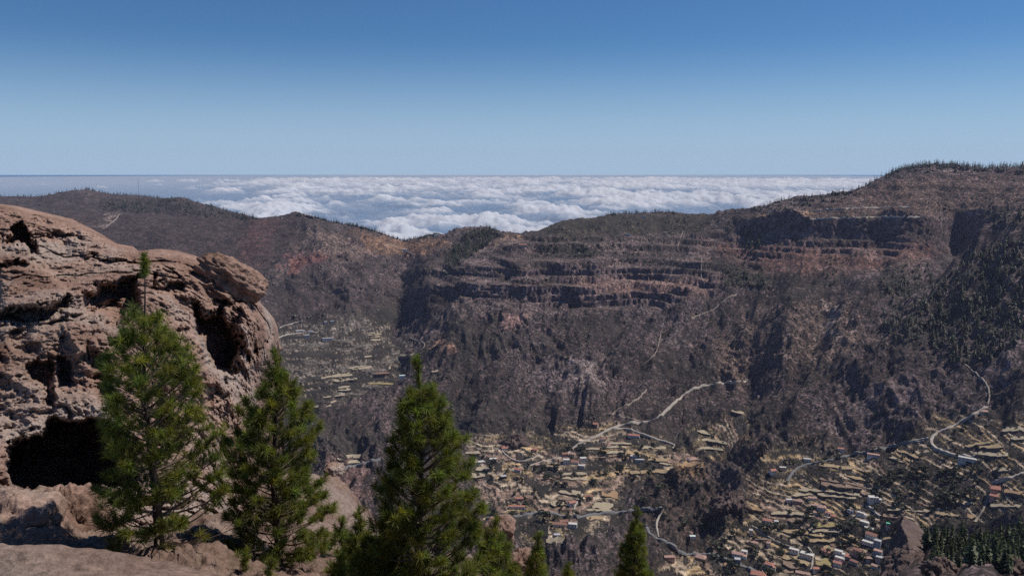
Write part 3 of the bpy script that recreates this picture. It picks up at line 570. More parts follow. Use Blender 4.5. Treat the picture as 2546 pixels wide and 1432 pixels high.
# ------------------------------------------------------------------ houses
def house(u, v, wpx, label, roof='red', wall=None, st=1, rot=0.0, dep=.65, wing=False, name='house', cat='house'):
    p = hit(u, v + 4)
    if p is None: return
    d = depth_of(p); W = .88 * wpx / F_PX * d; D = max(5.0, W * dep); Hh = 2.9 * st + .3
    e = obj(name, None, None, p, label, cat, 'houses of the valley'); e.empty_display_size = 1
    e.rotation_euler = (0, 0, -math.atan2(p.x, p.y) + rot)
    wm = {None: M_WHITE, 'w': M_WHITE, 'c': M_CREAM, 'p': M_PINKW, 'g': M_GREYW, 's': M_STONE, 'b': M_BLUE}[wall]
    rm = {'red': M_TILE, 'faded': M_TILE2, 'brown': M_TILE3, 'flat': M_FLAT, 'hip': M_TILE, 'hipf': M_TILE2, 'shed': M_TILE, 'flatred': M_TILE2, 'sheet': M_GLASSHOUSE, 'green': M_GREENROOF, 'flatg': M_GREYW}[roof]
    zb = 0.6
    mb = MB().box(-W/2, W/2, -D/2, D/2, -6, zb + Hh)
    if wing: mb.box(W/2 - .02 - W*.02, W*.82, -D*.62, D*.18, -6, zb + Hh * .72)
    obj('wall', mb.mesh('house_wall', wm), e)
    z0 = zb + Hh; ov = .45; rb = MB()
    if roof in ('red', 'faded', 'brown'):
        h = D * .26
        rb.add([[-W/2-ov,-D/2-ov,z0-.08],[W/2+ov,-D/2-ov,z0-.08],[W/2+ov,D/2+ov,z0-.08],[-W/2-ov,D/2+ov,z0-.08],[-W/2-ov,0,z0+h],[W/2+ov,0,z0+h],
                [-W/2-ov,-D/2-ov,z0+.12],[W/2+ov,-D/2-ov,z0+.12],[W/2+ov,D/2+ov,z0+.12],[-W/2-ov,D/2+ov,z0+.12]],
               [[6,7,5,4],[8,9,4,5],[0,1,7,6],[2,3,9,8],[0,3,2,1]], [[1,5,7],[1,2,5],[2,8,5],[0,6,4],[0,4,3],[3,4,9]])
    elif roof in ('hip', 'hipf'):
        h = D * .27; k = min(D * .4, W * .3)
        rb.add([[-W/2-ov,-D/2-ov,z0],[W/2+ov,-D/2-ov,z0],[W/2+ov,D/2+ov,z0],[-W/2-ov,D/2+ov,z0],[-W/2+k,0,z0+h],[W/2-k,0,z0+h]],
               [[0,1,5,4],[2,3,4,5],[0,3,2,1]], [[1,2,5],[3,0,4]])
    elif roof == 'shed':
        rb.add([[-W/2-ov,-D/2-ov,z0],[W/2+ov,-D/2-ov,z0],[W/2+ov,D/2+ov,z0],[-W/2-ov,D/2+ov,z0],[-W/2-ov,-D/2-ov,z0+.2],[W/2+ov,-D/2-ov,z0+.2],[W/2+ov,D/2+ov,z0+D*.2],[-W/2-ov,D/2+ov,z0+D*.2]], BOXF)
    else:
        rb.box(-W/2-.1, W/2+.1, -D/2-.1, D/2+.1, z0 - .05, z0 + .22)
        for a in ((-W/2-.12, W/2+.12, -D/2-.12, -D/2+.15), (-W/2-.12, W/2+.12, D/2-.15, D/2+.12)): rb.box(*a, z0 + .2, z0 + .7)
    if wing: rb.box(W/2 - W*.02, W*.84, -D*.64, D*.2, zb + Hh*.72 - .02, zb + Hh*.72 + .3)
    ro = obj('roof', rb.mesh('house_roof', rm), e)
    if roof in ('red', 'hip', 'faded') and W > 9:
        obj('chimney', MB().box(W*.2, W*.2+.7, D*.1, D*.1+.7, z0, z0 + D*.26 + .9).mesh('chimney', wm), ro)
    if name == 'greenhouse': return e
    nw = max(2, min(5, int(W / 3.2)))
    for s in range(st):
        for k in range(nw):
            x = -W/2 + (k + .5) * W / nw; zz = zb + 2.9 * s
            if s == 0 and k == nw // 2:
                obj('door', MB().box(x-.5, x+.5, -D/2-.06, -D/2+.05, zz - .2, zz + 2.1).mesh('door', M_DOOR), e)
            else:
                wo = obj('window', MB().box(x-.65, x+.65, -D/2-.05, -D/2+.05, zz + .9, zz + 2.2).mesh('window', M_DOOR), e)
                obj('pane', MB().box(x-.5, x+.5, -D/2-.07, -D/2-.04, zz + 1.0, zz + 2.1).mesh('pane', M_PANE), wo)
    return e
H = [
 (1258,1112,26,'white house with red hip roof below the dark crag, path behind','hip',None,1,.2,.7,False),
 (1330,1117,14,'small pink house with red roof right of the dark crag','red','p',1,-.3,.8,False),
 (1226,1141,20,'low ochre stone shed among the pale terraces below the crag','flat','c',1,.1,.6,False),
 (1196,1148,18,'white flat roofed house beside the tall pine crown, above pale terraces','flat',None,1,.3,.7,True),
 (1481,1054,14,'lone small house with orange roof high on the slope above the road','red','p',1,-.3,.8,False),
 (1499,1091,14,'small white house with brown roof just below the dirt road','brown',None,1,.3,.8,False),
 (1576,1082,32,'long white house with orange roof under the hairpin dirt road','red',None,1,-.1,.35,False),
 (1404,1128,16,'brown roofed house at the lower end of the dirt road','brown','p',1,.4,.7,False),
 (1424,1128,16,'faded tile house beside the lower end of the dirt road','faded','c',1,-.4,.8,False),
 (1408,1147,18,'white two storey house with flat roof in the hamlet cluster','flat',None,2,.1,.7,False),
 (1430,1148,22,'broad white house with brown roof in the middle of the hamlet','brown',None,1,-.2,.7,False),
 (1450,1143,18,'white house with flat roof at the right end of the hamlet','flat',None,2,.2,.7,False),
 (1446,1158,16,'low white outbuilding under the hamlet','flat',None,1,-.1,.6,False),
 (1336,1156,14,'pale earth coloured hut on the footpath ridge','flatred','c',1,.3,.8,False),
 (1580,1134,28,'white house with pale roof among dark hedges on the terraces','flat',None,1,.05,.4,False),
 (1590,1143,26,'long low white shed in front of the hedged house','flat',None,1,.05,.3,False),
 (1722,1141,24,'white house on the ochre bluff with a dark tree behind','hipf',None,1,.5,.7,False),
 (1289,1167,20,'house with orange roof where the footpath meets the ridge','red',None,1,-.5,.7,False),
 (1252,1184,16,'dark stone hut beside the footpath','flatg','s',1,.2,.8,False),
 (1291,1239,22,'small red roofed house above the long red roofed house','red','p',1,.05,.5,False),
 (1285,1259,46,'long white house with red tiled roof above the road bend','red',None,1,-.06,.22,False),
 (1422,1249,20,'white house with red roof and gabled end above the road','red',None,1,.5,.7,False),
 (1463,1234,24,'white house with arched front among pale fields above the road','brown',None,1,.1,.6,False),
 (1392,1303,38,'large white house with brown roof just under the road','brown',None,1,-.1,.4,True),
 (1402,1296,24,'raised rear block with brown roof of the roadside farm','brown',None,1,.2,.6,False),
 (1424,1303,24,'white flat roofed annex right of the roadside farm','flat',None,1,-.1,.6,False),
 (1385,1330,18,'grey walled yard shed below the roadside farm','flatg','g',1,.1,.7,False),
 (1743,1385,28,'square house with terracotta hip roof beside the lower road','hipf','p',1,-.3,.8,False),
 (1664,1385,28,'low house with faded tile roof left of the lower road','faded','p',1,.25,.4,False),
 (1722,1334,16,'small pale green greenhouse on the slope above the lower road','sheet',None,1,.2,.6,False),
 (1834,1377,30,'house with pink roof and white gable beside the lower road','faded',None,1,-.1,.5,True),
 (1833,1396,16,'tall blue grey block below the pink roofed house','flatg','b',2,.1,.9,False),
 (2090,1116,16,'small house with red roof on the dark upper terraces','red',None,1,.1,.6,False),
 (2171,1131,32,'long pink house with flat roof beside the upper terrace road','flatred','w',1,-.03,.4,False),
 (2405,1146,46,'long white two storey building with blue shaded front by the road','flat',None,2,-.08,.3,False),
 (1921,1170,16,'small white house with orange gable at the end of the loop road','red',None,1,.6,.9,False),
 (1946,1163,18,'low pale sheds beside the loop road','flat','c',1,.2,.5,False),
 (2007,1142,20,'low whitewashed farm sheds inside the loop road','flat',None,1,.1,.5,False),
 (2448,1024,20,'small pale house where the footpath meets the asphalt road','hipf','c',1,.3,.7,False),
 (2478,1216,30,'large house with red tiled roof below the white road','hip','p',1,.1,.8,False),
 (2474,1235,26,'lower house with red roof in front of the large red roof','red','p',1,-.05,.5,False),
 (2171,1242,26,'white villa with stepped blocks beside the pale drive','flat',None,2,.3,.7,True),
 (2019,1238,22,'house with pink roof in the upper row of the village','faded',None,1,.2,.5,False),
 (1962,1243,16,'white cottage at the end of the pink roofed row','flat',None,1,.3,.7,False),
 (1984,1246,26,'long pink roofed house in a row with a white cottage','faded','p',1,-.1,.35,False),
 (2030,1257,28,'house with wide pink roof behind the two storey house','faded',None,1,.05,.4,False),
 (2042,1266,22,'two storey white house with pink roof in the village row','hipf',None,2,.1,.7,False),
 (2028,1274,14,'narrow white house left of the two storey house','faded',None,1,.2,.9,False),
 (2060,1276,16,'house with bright red roof right of the two storey house','red',None,1,-.3,.7,False),
 (2072,1284,12,'tiny red roofed shed below the bright red roof','red','p',1,-.3,.8,False),
 (2116,1270,18,'white flat shed in the dark orchard','flat',None,1,-.5,.5,False),
 (2140,1276,20,'L shaped white farm building in the dark orchard','flat',None,1,-.3,.5,True),
 (1908,1294,24,'house with orange roof and white walls above the round dark tree','red',None,1,-.1,.6,False),
 (1930,1297,12,'little white annex beside the orange roof','flat',None,1,.2,.8,False),
 (1867,1324,10,'slender white tower like house above the brown field','flat',None,2,.1,.9,False),
 (1870,1349,30,'long low house with pink roof above the white dots','faded','p',1,-.05,.35,False),
 (1911,1350,10,'tiny shed with faded roof beside the long pink roof','faded',None,1,.1,.8,False),
 (1974,1367,26,'white flat roofed villa with terrace above the gold field','flat',None,1,-.25,.5,False),
 (2006,1383,36,'large white flat roofed house beside the pale footpath','flat',None,2,-.25,.5,False),
 (2049,1368,16,'red roofed house behind the white pair','brown','p',1,.2,.8,False),
 (2058,1373,14,'darker red roofed house touching the gold field','red','p',1,-.2,.9,False),
 (2084,1376,22,'white house with grey roof and upper room','flat',None,2,-.2,.6,True),
 (2088,1388,26,'white balcony house in front of the upper room house','flat','w',1,-.25,.5,False),
 (2109,1384,14,'small house with orange red roof beside the balcony house','shed','p',1,-.3,.9,False),
 (2132,1374,24,'pinkish house with dark red roof on the village edge','brown','p',2,-.45,.6,False),
 (2124,1397,22,'house with dark red roof in front of the pinkish house','brown','g',1,-.45,.5,False),
 (2082,1400,22,'house with orange roof and white wall below the balcony house','red',None,1,-.2,.6,False),
 (2150,1299,24,'house with pale roofs at the top of the village street','flat','c',1,-.3,.6,False),
 (2160,1314,24,'long white roof house down the village street','flat',None,1,-.3,.5,False),
 (2167,1335,30,'white house with dark red roof beside the orange field','brown',None,2,-.35,.6,False),
 (2158,1349,32,'row of white flats with small roofs on the street','flat',None,1,-.3,.4,False),
 (2181,1356,18,'tall blue grey house with flat roof on the street','flatg','b',3,-.2,.8,False),
 (2182,1376,22,'blue grey house with red awning roof below the tall one','flatred','b',2,-.2,.7,False),
 (2186,1392,18,'grey house at the foot of the dark outcrop','flatg','g',2,-.2,.8,False),
 (2160,1388,14,'grey brown house between the red roofs and the tall flats','hipf','g',1,.3,.9,False),
 (2179,1409,26,'pale long house with pink roof below the dark outcrop','faded',None,1,-.35,.4,False),
 (1912,1408,24,'white two storey house with small red roof above the big red roof','hip',None,2,-.25,.7,True),
 (1886,1427,42,'big house with wide red hip roof at the valley bottom','hip','w',1,-.05,.6,False),
 (1996,1426,38,'long house with pink roof at the end of the footpath','faded','g',1,-.05,.35,False),
 (2028,1414,16,'small house with red roof right of the footpath','red',None,1,.4,.8,False),
 (2054,1424,12,'tiny red roofed hut among dark trees','red','p',1,.1,.8,False),
 (2208,1303,10,'small shed under a bright green tarpaulin','green','g',1,.2,.8,False),
 (1850,1376,16,'white house with blue grey lean-to by the lower road','flat',None,2,-.2,.8,False),
 (810,799,8,'white cube house beside the dark gully','flat',None,1,.1,.9,False),
 (829,797,16,'row of white rooms right of the white cube house','flat',None,1,.1,.4,False),
 (744,821,20,'white stepped houses above the pale road bend','flat',None,1,.1,.5,True),
 (772,822,14,'white cottage right of the stepped houses','flat',None,1,-.1,.5,False),
 (764,835,12,'tall white gable wall below the pale road','flat',None,2,.1,.7,False),
 (815,840,30,'long white building below the village gully','flat',None,1,-.05,.25,False),
 (1005,933,28,'long pale greenhouse sheet behind the pine top','sheet',None,1,.05,.35,False),
 (950,928,38,'long dark plum coloured shed beside the greenhouse','brown','s',1,.03,.25,False),
 (1012,618,26,'long white farmhouse on the saddle slope','flat',None,1,.1,.3,False),
 (1086,583,16,'white house on the saddle below the dark trees','flat',None,1,0,.5,False),
 (1300,608,22,'house with rust red roof on the spur below the pine wood','brown','p',1,0,.5,False),
 (1561,581,12,'white ruin on the green plateau edge','flat',None,1,0,.5,False),
 (1600,537,14,'pale hut on the grassy hilltop','flat','c',1,0,.5,False),
 (1915,524,8,'tiny white hut on the green shoulder below the trees','flat',None,1,0,.5,False),
]
for hh in H:
    u, v, wpx, lb, rf, wl, st, rot, dp, wg = hh
    gh = rf in ('sheet',)
    house(u, v, wpx, lb, rf, wl, st, rot, dp, wg, 'greenhouse' if gh else 'house', 'greenhouse' if gh else 'house')

# ------------------------------------------------------------------ far vegetation
def cone_pine(seed, blades=7, layers=10):
    rs = np.random.default_rng(seed); V_, F = [], []
    for k in range(layers):
        t = k / (layers - 1); h = .16 + .80 * t; R = .20 * (1 - t) ** .8 * (1 if t > .12 else .75) + .015
        for j in range(max(4, int(blades * (1 - .4 * t)))):
            a = rs.random() * 6.283; rr = R * rs.uniform(.7, 1.3); wd = rr * rs.uniform(.35, .6) + .012; dh = rs.uniform(-.03, .05); hh_ = h + rs.normal() * .02
            d = np.array([math.cos(a), math.sin(a), 0]); s = np.array([-d[1], d[0], 0]); n0 = len(V_)
            top = np.array([0, 0, hh_ + .07]); V_ += [top, d * rr * .6 + s * wd + [0, 0, hh_ + dh * .3], d * rr + [0, 0, hh_ + dh], d * rr * .6 - s * wd + [0, 0, hh_ + dh * .3 - .02]]
            F += [[n0, n0 + 1, n0 + 2, n0 + 3]]
    n0 = len(V_); V_ += [[.012, 0, .9], [-.012, .01, .9], [0, 0, 1.0], [0, -.012, .9]]; F += [[n0, n0 + 1, n0 + 2, n0 + 3]]
    V_ = np.array(V_); c = (.55 + .6 * np.hypot(V_[:, 0], V_[:, 1]) / .2)[:, None] * (1 + .18 * rs.normal(size=(len(V_), 1))) * np.ones((1, 3))
    return V_, np.array(F), np.clip(c, .4, 1.5) * 0 + np.clip(1 + .25 * rs.normal(size=(len(V_), 1)), .6, 1.5)
PINES = []
for s in range(5):
    V_, F_, c_ = cone_pine(100 + s)
    PINES.append((V_, F_, c_, mesh_data('pine_crown', V_, F_, M_MIDPINE, False, np.repeat(c_[:, :1], 3, 1)),
        MB().tube([[0, 0, -.08], [0.004, 0, .3], [0, .004, .75]], [.022, .016, .006], 5).mesh('pine_trunk', M_BARK)))
def blob_tree(seed, leaves=150, flat=.85):
    rs = np.random.default_rng(seed); cen = rs.normal(size=(5, 3)) * [.24, .24, .13] + [0, 0, .62]
    V_, F, C_ = [], [], []
    for i in range(leaves):
        c = cen[i % 5]; d = rs.normal(size=3); d /= np.linalg.norm(d); p = c + d * [.27, .27, .24 * flat] * rs.uniform(.75, 1.08)
        a = np.cross(d, rs.normal(size=3)); a /= np.linalg.norm(a); b_ = np.cross(d, a); s = rs.uniform(.07, .13); n0 = len(V_)
        V_ += [p + a * s, p + b_ * s * .8 + d * .03, p - a * s, p - b_ * s * .8 - d * .03]; F.append([n0, n0 + 1, n0 + 2, n0 + 3]); C_ += [rs.uniform(.6, 1.45)] * 4
    return np.array(V_), np.array(F), np.array(C_)[:, None]
BLOBS = []
for s in range(4):
    V_, F_, c_ = blob_tree(200 + s)
    BLOBS.append((V_, F_, c_, mesh_data('leafy_crown', V_, F_, M_LEAF, False, np.repeat(c_, 3, 1)),
        MB().tube([[0, 0, -.1], [.02, .01, .3], [0, .03, .6]], [.05, .035, .02], 5).mesh('leafy_trunk', M_BARK)))
def plant(lib, p, h, label, group, name, cat, rs, wide=1.0):
    V_, F_, c_, mc, mt = lib
    e = obj(name, None, None, p, label, cat, group); s = h
    e.scale = (s * wide, s * wide, s); e.rotation_euler = (0, 0, rs.uniform(0, 6.28)); e.empty_display_size = .3
    obj('trunk', mt, e); obj('crown', mc, e)
class Merge:
    def __init__(s): s.V, s.F, s.C, s.n = [], [], [], 0
    def add(s, lib, p, h, rs, wide=1.0, tint=1.0):
        V_, F_, c_ = lib[:3]; a = rs.uniform(0, 6.28); ca_, sa_ = math.cos(a) * wide * h, math.sin(a) * wide * h
        W_ = np.stack([V_[:, 0] * ca_ - V_[:, 1] * sa_ + p[0], V_[:, 0] * sa_ + V_[:, 1] * ca_ + p[1], V_[:, 2] * h + p[2]], -1)
        s.V.append(W_); s.F.append(F_ + s.n); s.C.append(np.repeat(c_[:, :1], 3, 1) * tint); s.n += len(W_)
    def build(s, name, mat, label, cat):
        if s.n: obj(name, mesh_data(name, np.concatenate(s.V), np.concatenate(s.F), mat, False, np.concatenate(s.C)), kind='stuff', label=label, cat=cat)
rs = np.random.default_rng(33)
def sample_poly(poly, n_):
    p = np.array(poly, float); out = []
    while len(out) < n_:
        u = rs.uniform(p[:, 0].min(), p[:, 0].max(), 400); v = rs.uniform(p[:, 1].min(), p[:, 1].max(), 400); k = in_poly(u, v, poly)
        out += list(zip(u[k], v[k]))
    return out[:n_]
LITE = [cone_pine(300 + s, 5, 6) for s in range(4)]
forest = Merge()
# wood on the near spur beyond the dark outcrop
for (u, v) in sample_poly([(2265,1318),(2330,1325),(2400,1330),(2470,1330),(2560,1315),(2560,1415),(2500,1425),(2450,1405),(2400,1420),(2350,1395),(2310,1410),(2320,1370)], 165):
    p = hit(u, v + 6)
    if p and p.length < 700: plant(PINES[rs.integers(5)], p, rs.uniform(5, 12), 'slender green pine in the wood beyond the dark rock outcrop', 'pines on the near spur', 'pine_tree', 'tree', rs, rs.uniform(.65, 1.15))
# big dark wood on the right slope
bigw = sample_poly([(2280,740),(2340,700),(2440,620),(2546,590),(2560,700),(2560,830),(2470,900),(2380,910),(2320,880),(2310,820),(2230,800)], 820)
for i, (u, v) in enumerate(bigw):
    if noise(u / 40., v / 30.) < -.28: continue
    p = hit(u, v)
    if p is None: continue
    if i < 120: plant(PINES[rs.integers(5)], p, rs.uniform(11, 17), 'dark pine in the dense wood on the steep right slope', 'pines of the steep wood', 'pine_tree', 'tree', rs, rs.uniform(.9, 1.3))
    else: forest.add(LITE[rs.integers(4)], p, rs.uniform(10, 17), rs, rs.uniform(1, 1.4))
for poly, n_, h in [([(2040,600),(2100,640),(2110,720),(2050,710)], 40, 13), ([(2190,650),(2300,680),(2280,740),(2200,740)], 70, 13), ([(1790,670),(1900,670),(1940,720),(1800,715)], 110, 14),
        ([(1320,590),(1500,590),(1500,640),(1340,640)], 150, 12), ([(1500,590),(1720,640),(1700,680),(1520,650)], 90, 11), ([(1850,575),(1890,590),(1880,640),(1850,620)], 25, 22),
        ([(2180,680),(2300,640),(2330,700),(2230,780)], 60, 13), ([(2180,770),(2290,780),(2300,860),(2200,850)], 70, 13), ([(240,505),(420,500),(560,530),(640,545),(520,542),(330,530),(240,525)], 520, 16),
        ([(1640,555),(1700,545),(1720,570),(1650,590)], 40, 10), ([(2400,480),(2546,520),(2546,560),(2460,560)], 60, 13), ([(2220,400),(2546,410),(2546,430),(2230,430)], 200, 15)]:
    for u, v in sample_poly(poly, n_):
        p = hit(u, v)
        if p: forest.add(LITE[rs.integers(4)], p, h * rs.uniform(.7, 1.25), rs, rs.uniform(1, 1.5))
def line_trees(line, n_, h, wide, jit=3, lib=LITE, jv=0):
    q = np.array(line, float); t = np.sort(rs.uniform(0, 1, n_)); d = np.concatenate([[0], np.cumsum(np.hypot(*np.diff(q, axis=0).T))]); d /= d[-1]
    for tt in t:
        u = np.interp(tt, d, q[:, 0]); v = np.interp(tt, d, q[:, 1]) + rs.uniform(0, jit)
        for k in range(14):
            p = hit(u, v + jv + 1.5 * k)
            if p: break
        if p: forest.add(lib[rs.integers(len(lib))], p, h * rs.uniform(.65, 1.3), rs, wide * rs.uniform(.8, 1.3))
line_trees([(1870,524),(1940,499),(2050,486),(2120,477),(2200,436)], 130, 13, 1.3)
line_trees([(2200,436),(2240,416),(2310,407),(2440,412),(2546,408)], 260, 14, 1.7, 12)
line_trees([(0,487),(100,486),(170,472),(205,468),(290,480),(345,482),(400,492)], 150, 12, 1.7)
line_trees([(400,493),(440,488),(480,498),(560,521),(640,543)], 180, 13, 1.8, 14)
line_trees([(735,532),(780,540),(870,556),(950,579),(1000,592),(1050,588),(1090,580)], 240, 10, 2.2, 5)
line_trees([(1505,534),(1560,528),(1650,526),(1685,531)], 80, 11, 1.8, 3)
line_trees([(1870,545),(1990,500),(2080,490),(2170,455)], 90, 10, 1.3, 14)
forest.build('distant_pine_forest', M_FARPINE, 'dark pines scattered over the far slopes and along the skyline', 'forest')
# pine wood on the saddle knoll
for (u, v) in sample_poly([(1160,580),(1205,566),(1235,574),(1240,590),(1170,640),(1120,672),(1105,655),(1130,615)], 150):
    p = hit(u, v)
    if p: plant(PINES[rs.integers(5)], p, rs.uniform(15, 22), 'tall dark pine in the wedge shaped wood on the saddle knoll', 'pines of the knoll wood', 'pine_tree', 'tree', rs, rs.uniform(.8, 1.1)) if rs.random() < .3 else forest.add(LITE[0], p, 15, rs)
fk = Merge()
for (u, v) in sample_poly([(1160,580),(1205,566),(1235,574),(1240,590),(1170,640),(1120,672),(1105,655),(1130,615)], 330):
    p = hit(u, v)
    if p: fk.add(LITE[rs.integers(4)], p, rs.uniform(13, 20), rs, 1.4)
fk.build('knoll_pine_wood', M_FARPINE, 'close set dark pines filling the wedge shaped wood on the saddle knoll', 'forest')
# orchard and garden trees of the valley
used = 0
for poly, n_, h0, h1, lb, gp in [
   ([(1840,1290),(2200,1230),(2200,1440),(1700,1440)], 85, 5, 10, 'rounded dark garden tree between the village houses and terraces', 'village garden trees'),
   ([(1200,1130),(1720,1100),(1740,1170),(1480,1220),(1440,1290),(1220,1300)], 75, 5, 10, 'rounded dark tree on the terraces of the roadside hamlet', 'hamlet garden trees'),
   ([(2130,1170),(2420,1160),(2430,1270),(2230,1270),(2150,1230)], 66, 5, 9, 'dark tree of the overgrown orchard above the near pine wood', 'overgrown orchard trees'),
   ([(1590,1200),(1800,1200),(1800,1320),(1600,1320)], 30, 5, 9, 'dark tree in the scrub ravine below the ochre bluff', 'ravine trees'),
   ([(1950,1080),(2330,1060),(2546,1040),(2546,1240),(2300,1160),(1950,1160)], 50, 4, 7, 'dark tree along the walls of the upper terraces', 'upper terrace trees')]:
    for u, v in sample_poly(poly, n_):
        p = hit(u, v)
        if p: plant(BLOBS[rs.integers(4)], p, rs.uniform(h0, h1), lb, gp, 'broadleaf_tree', 'tree', rs, rs.uniform(.9, 1.5))
for u, v, h in [(1352,1290,15),(1905,1318,14),(2117,1312,13),(1585,1135,12),(1640,1218,12),(1380,1165,8)]:
    p = hit(u, v + 3)
    if p: plant(BLOBS[rs.integers(4)], p, h, {1352:'large dark tree under the road bend beside the roadside farm',1905:'large round dark tree below the orange roofed house',2117:'large round dark tree at the end of the gold fields',1585:'dark spreading tree screening the hedged white house',1640:'broad dark tree on the ravine rim below the ochre bluff',1380:'dark tree between the footpath ridge and the hamlet'}[u], None, 'broadleaf_tree', 'tree', rs, 1.25)
# scrub
oct_v = np.array([[1,0,0],[0,1,0],[-1,0,0],[0,-1,0],[0,0,1]], float); oct_f = np.array([[0,1,4],[1,2,4],[2,3,4],[3,0,4]])
pu, pv = PU[8:-20].ravel(), PV[8:-20].ravel(); vis = np.where((pu > -60) & (pu < 2600) & (pv < 1460) & (pv > 400) & (TR[8:-20].ravel() > 320) & (TR[8:-20].ravel() < 3600))[0]
dens = colr[8:-20].reshape(-1, 4)[vis, 3] * (1 - .5 * agri[8:-20].ravel()[vis])
pick = vis[RNG.random(len(vis)) < np.clip(dens ** 2 * .2, 0, 1)]
if len(pick) > 52000: pick = RNG.choice(pick, 52000, replace=False)
base = V.reshape(NRW, NC, 3)[8:-20].reshape(-1, 3)[pick] + RNG.normal(size=(len(pick), 3)) * [1.2, 1.2, 0]
sz = np.exp(RNG.normal(.12, .5, len(pick))) * np.clip(TR[8:-20].ravel()[pick] / 1700, .75, 1.3)
sv = base[:, None] + (oct_v[None] * (1 + .3 * RNG.normal(size=(len(pick), 5, 1)))) * sz[:, None, None] * [1.1, 1.1, .8]
sf = (oct_f[None] + 5 * np.arange(len(pick))[:, None, None]).reshape(-1, 3)
scol = np.repeat(np.clip(RNG.normal(.85, .3, (len(pick), 1)), .35, 1.6), 5, 0) * np.ones((1, 3)) * np.array([1, 1, .9])
obj('hillside_scrub', mesh_data('hillside_scrub', sv.reshape(-1, 3), sf, M_SCRUB, False, scol), kind='stuff', label='low dark scrub dotted over all the valley slopes', cat='scrub')

# ------------------------------------------------------------------ radio mast
p = hit(346, 487) or hit(346, 490)
e = obj('radio_mast', None, None, p, 'thin guyed lattice radio mast on the far left ridge', 'mast')
mh = 44 / F_PX * depth_of(p)
for k in range(3):
    a = k * 2.094; x, y = .9 * math.cos(a), .9 * math.sin(a)
    obj('mast_leg', MB().tube([[x, y, -3], [x * .7, y * .7, mh]], .22, 4).mesh('mast_leg', M_STEEL), e)
    obj('guy_wire', MB().tube([[40 * math.cos(a + .5), 40 * math.sin(a + .5), -8], [0, 0, mh * .8]], .04, 3).mesh('guy_wire', M_STEEL), e)
br = MB()
for z in np.arange(0, mh, 3.0):
    for k in range(3):
        a, b2 = k * 2.094, (k + 1) * 2.094; br.tube([[.8 * math.cos(a), .8 * math.sin(a), z], [.8 * math.cos(b2), .8 * math.sin(b2), z + 3]], .1, 3)
obj('lattice', br.mesh('lattice', M_STEEL), e)

# ------------------------------------------------------------------ rock shapes
def rock_blob(name, u, v, r, sx, sy, sz, seed, label, mat=M_ROCK, rot=(0, 0, 0), rough=.22, sub=90, group=None, crag=False):
    p = at(u, v, r) if not crag else hit(u, v); th = np.linspace(0, math.pi, sub // 2)[:, None]; ph = np.linspace(0, 2 * math.pi, sub)[None, :]
    x, y, z = np.sin(th) * np.cos(ph), np.sin(th) * np.sin(ph), np.cos(th) + 0 * ph
    k = np.abs(x) ** 2.6 + np.abs(y) ** 2.6 + np.abs(z) ** 2.6; k = k ** (-1 / 2.6); x, y, z = x * k, y * k, z * k
    s0 = seed * 13.7
    d = 1 + rough * fbm(x * 1.3 + s0, y * 1.3, z * 1.3, 3) + rough * .5 * (ridged(x * 3 + s0, y * 3, z * 3, 4) - 1.1) + rough * .22 * fbm(x * 14 + s0, y * 14, z * 14, 3)
    if crag:
        tp2 = 1 - .62 * np.clip(z, 0, 1.2); d = d + .5 * (ridged(x * 2.2 + s0, y * 2.2, z * .8, 4) - 1.0) + .14 * (ridged(x * 9 + s0, y * 9, z * 5, 3) - 1); x = x * tp2; y = y * tp2
    P = np.stack([x * d * sx, y * d * sy, z * d * sz], -1).reshape(-1, 3)
    from mathutils import Euler
    R = np.array(Euler(rot).to_matrix()); P = P @ R.T
    return obj(name, mesh_data(name, P, grid_faces(sub // 2, sub)[:, ::-1], mat, True), None, p, label, 'rock', group)

# big foreground rock: relief over control depths, wrapped over its rim
CT = np.array([(-140,500,54),(0,512,53),(150,548,52),(270,597,50),(0,630,47),(150,640,46.5),(285,640,46),(0,700,42.5),(200,700,42),(350,630,46),(450,630,46.5),(530,655,47),(600,700,46.5),(680,800,47),(695,900,48),
  (0,775,39),(150,760,38.5),(250,720,40),(0,900,35.5),(200,900,35),(350,800,37.5),(450,820,38.5),(540,760,42),(620,820,43),(600,950,40),(660,1000,43),(0,1050,33),(200,1080,32.5),(300,1040,33),(450,1000,36),(550,1060,37),(660,1150,42),
  (0,1250,29),(200,1290,28),(400,1300,29.5),(550,1260,32),(660,1300,36),(-140,700,43),(-140,900,37),(-140,1250,29),(0,1480,24),(300,1480,25),(660,1480,30)], float)
def tps(ct, u, v):
    P_ = ct[:, :2] / 300; n_ = len(P_)
    U = lambda d: np.where(d > 1e-9, d * d * np.log(d + 1e-12), 0)
    K = U(np.linalg.norm(P_[:, None] - P_[None], axis=-1)) + .01 * np.eye(n_)
    A_ = np.zeros((n_ + 3, n_ + 3)); A_[:n_, :n_] = K; A_[:n_, n_] = 1; A_[:n_, n_ + 1:] = P_; A_[n_:, :n_] = A_[:n_, n_:].T
    w_ = np.linalg.solve(A_, np.concatenate([ct[:, 2], [0, 0, 0]]))
    out = w_[n_] + w_[n_ + 1] * u / 300 + w_[n_ + 2] * v / 300
    for i in range(n_): out = out + w_[i] * U(np.hypot(u / 300 - P_[i, 0], v / 300 - P_[i, 1]))
    return out
TOP = np.array([(-140,490),(0,507),(40,512),(100,526),(180,545),(230,570),(265,590),(290,606),(330,613),(345,624),(370,621),(400,619),(440,623),(480,634),(515,648),(540,668),(590,700),(640,745),(665,772),(680,790),(690,812),(695,850)], float)
nu, nv = 470, 540
su = np.linspace(0, 1, nu)[None, :]; sv_ = np.linspace(0, 1, nv)[:, None]
U0 = -140 + 835 * su ** .93 + 0 * sv_; top = np.interp(U0[0], TOP[:, 0], TOP[:, 1])[None, :]
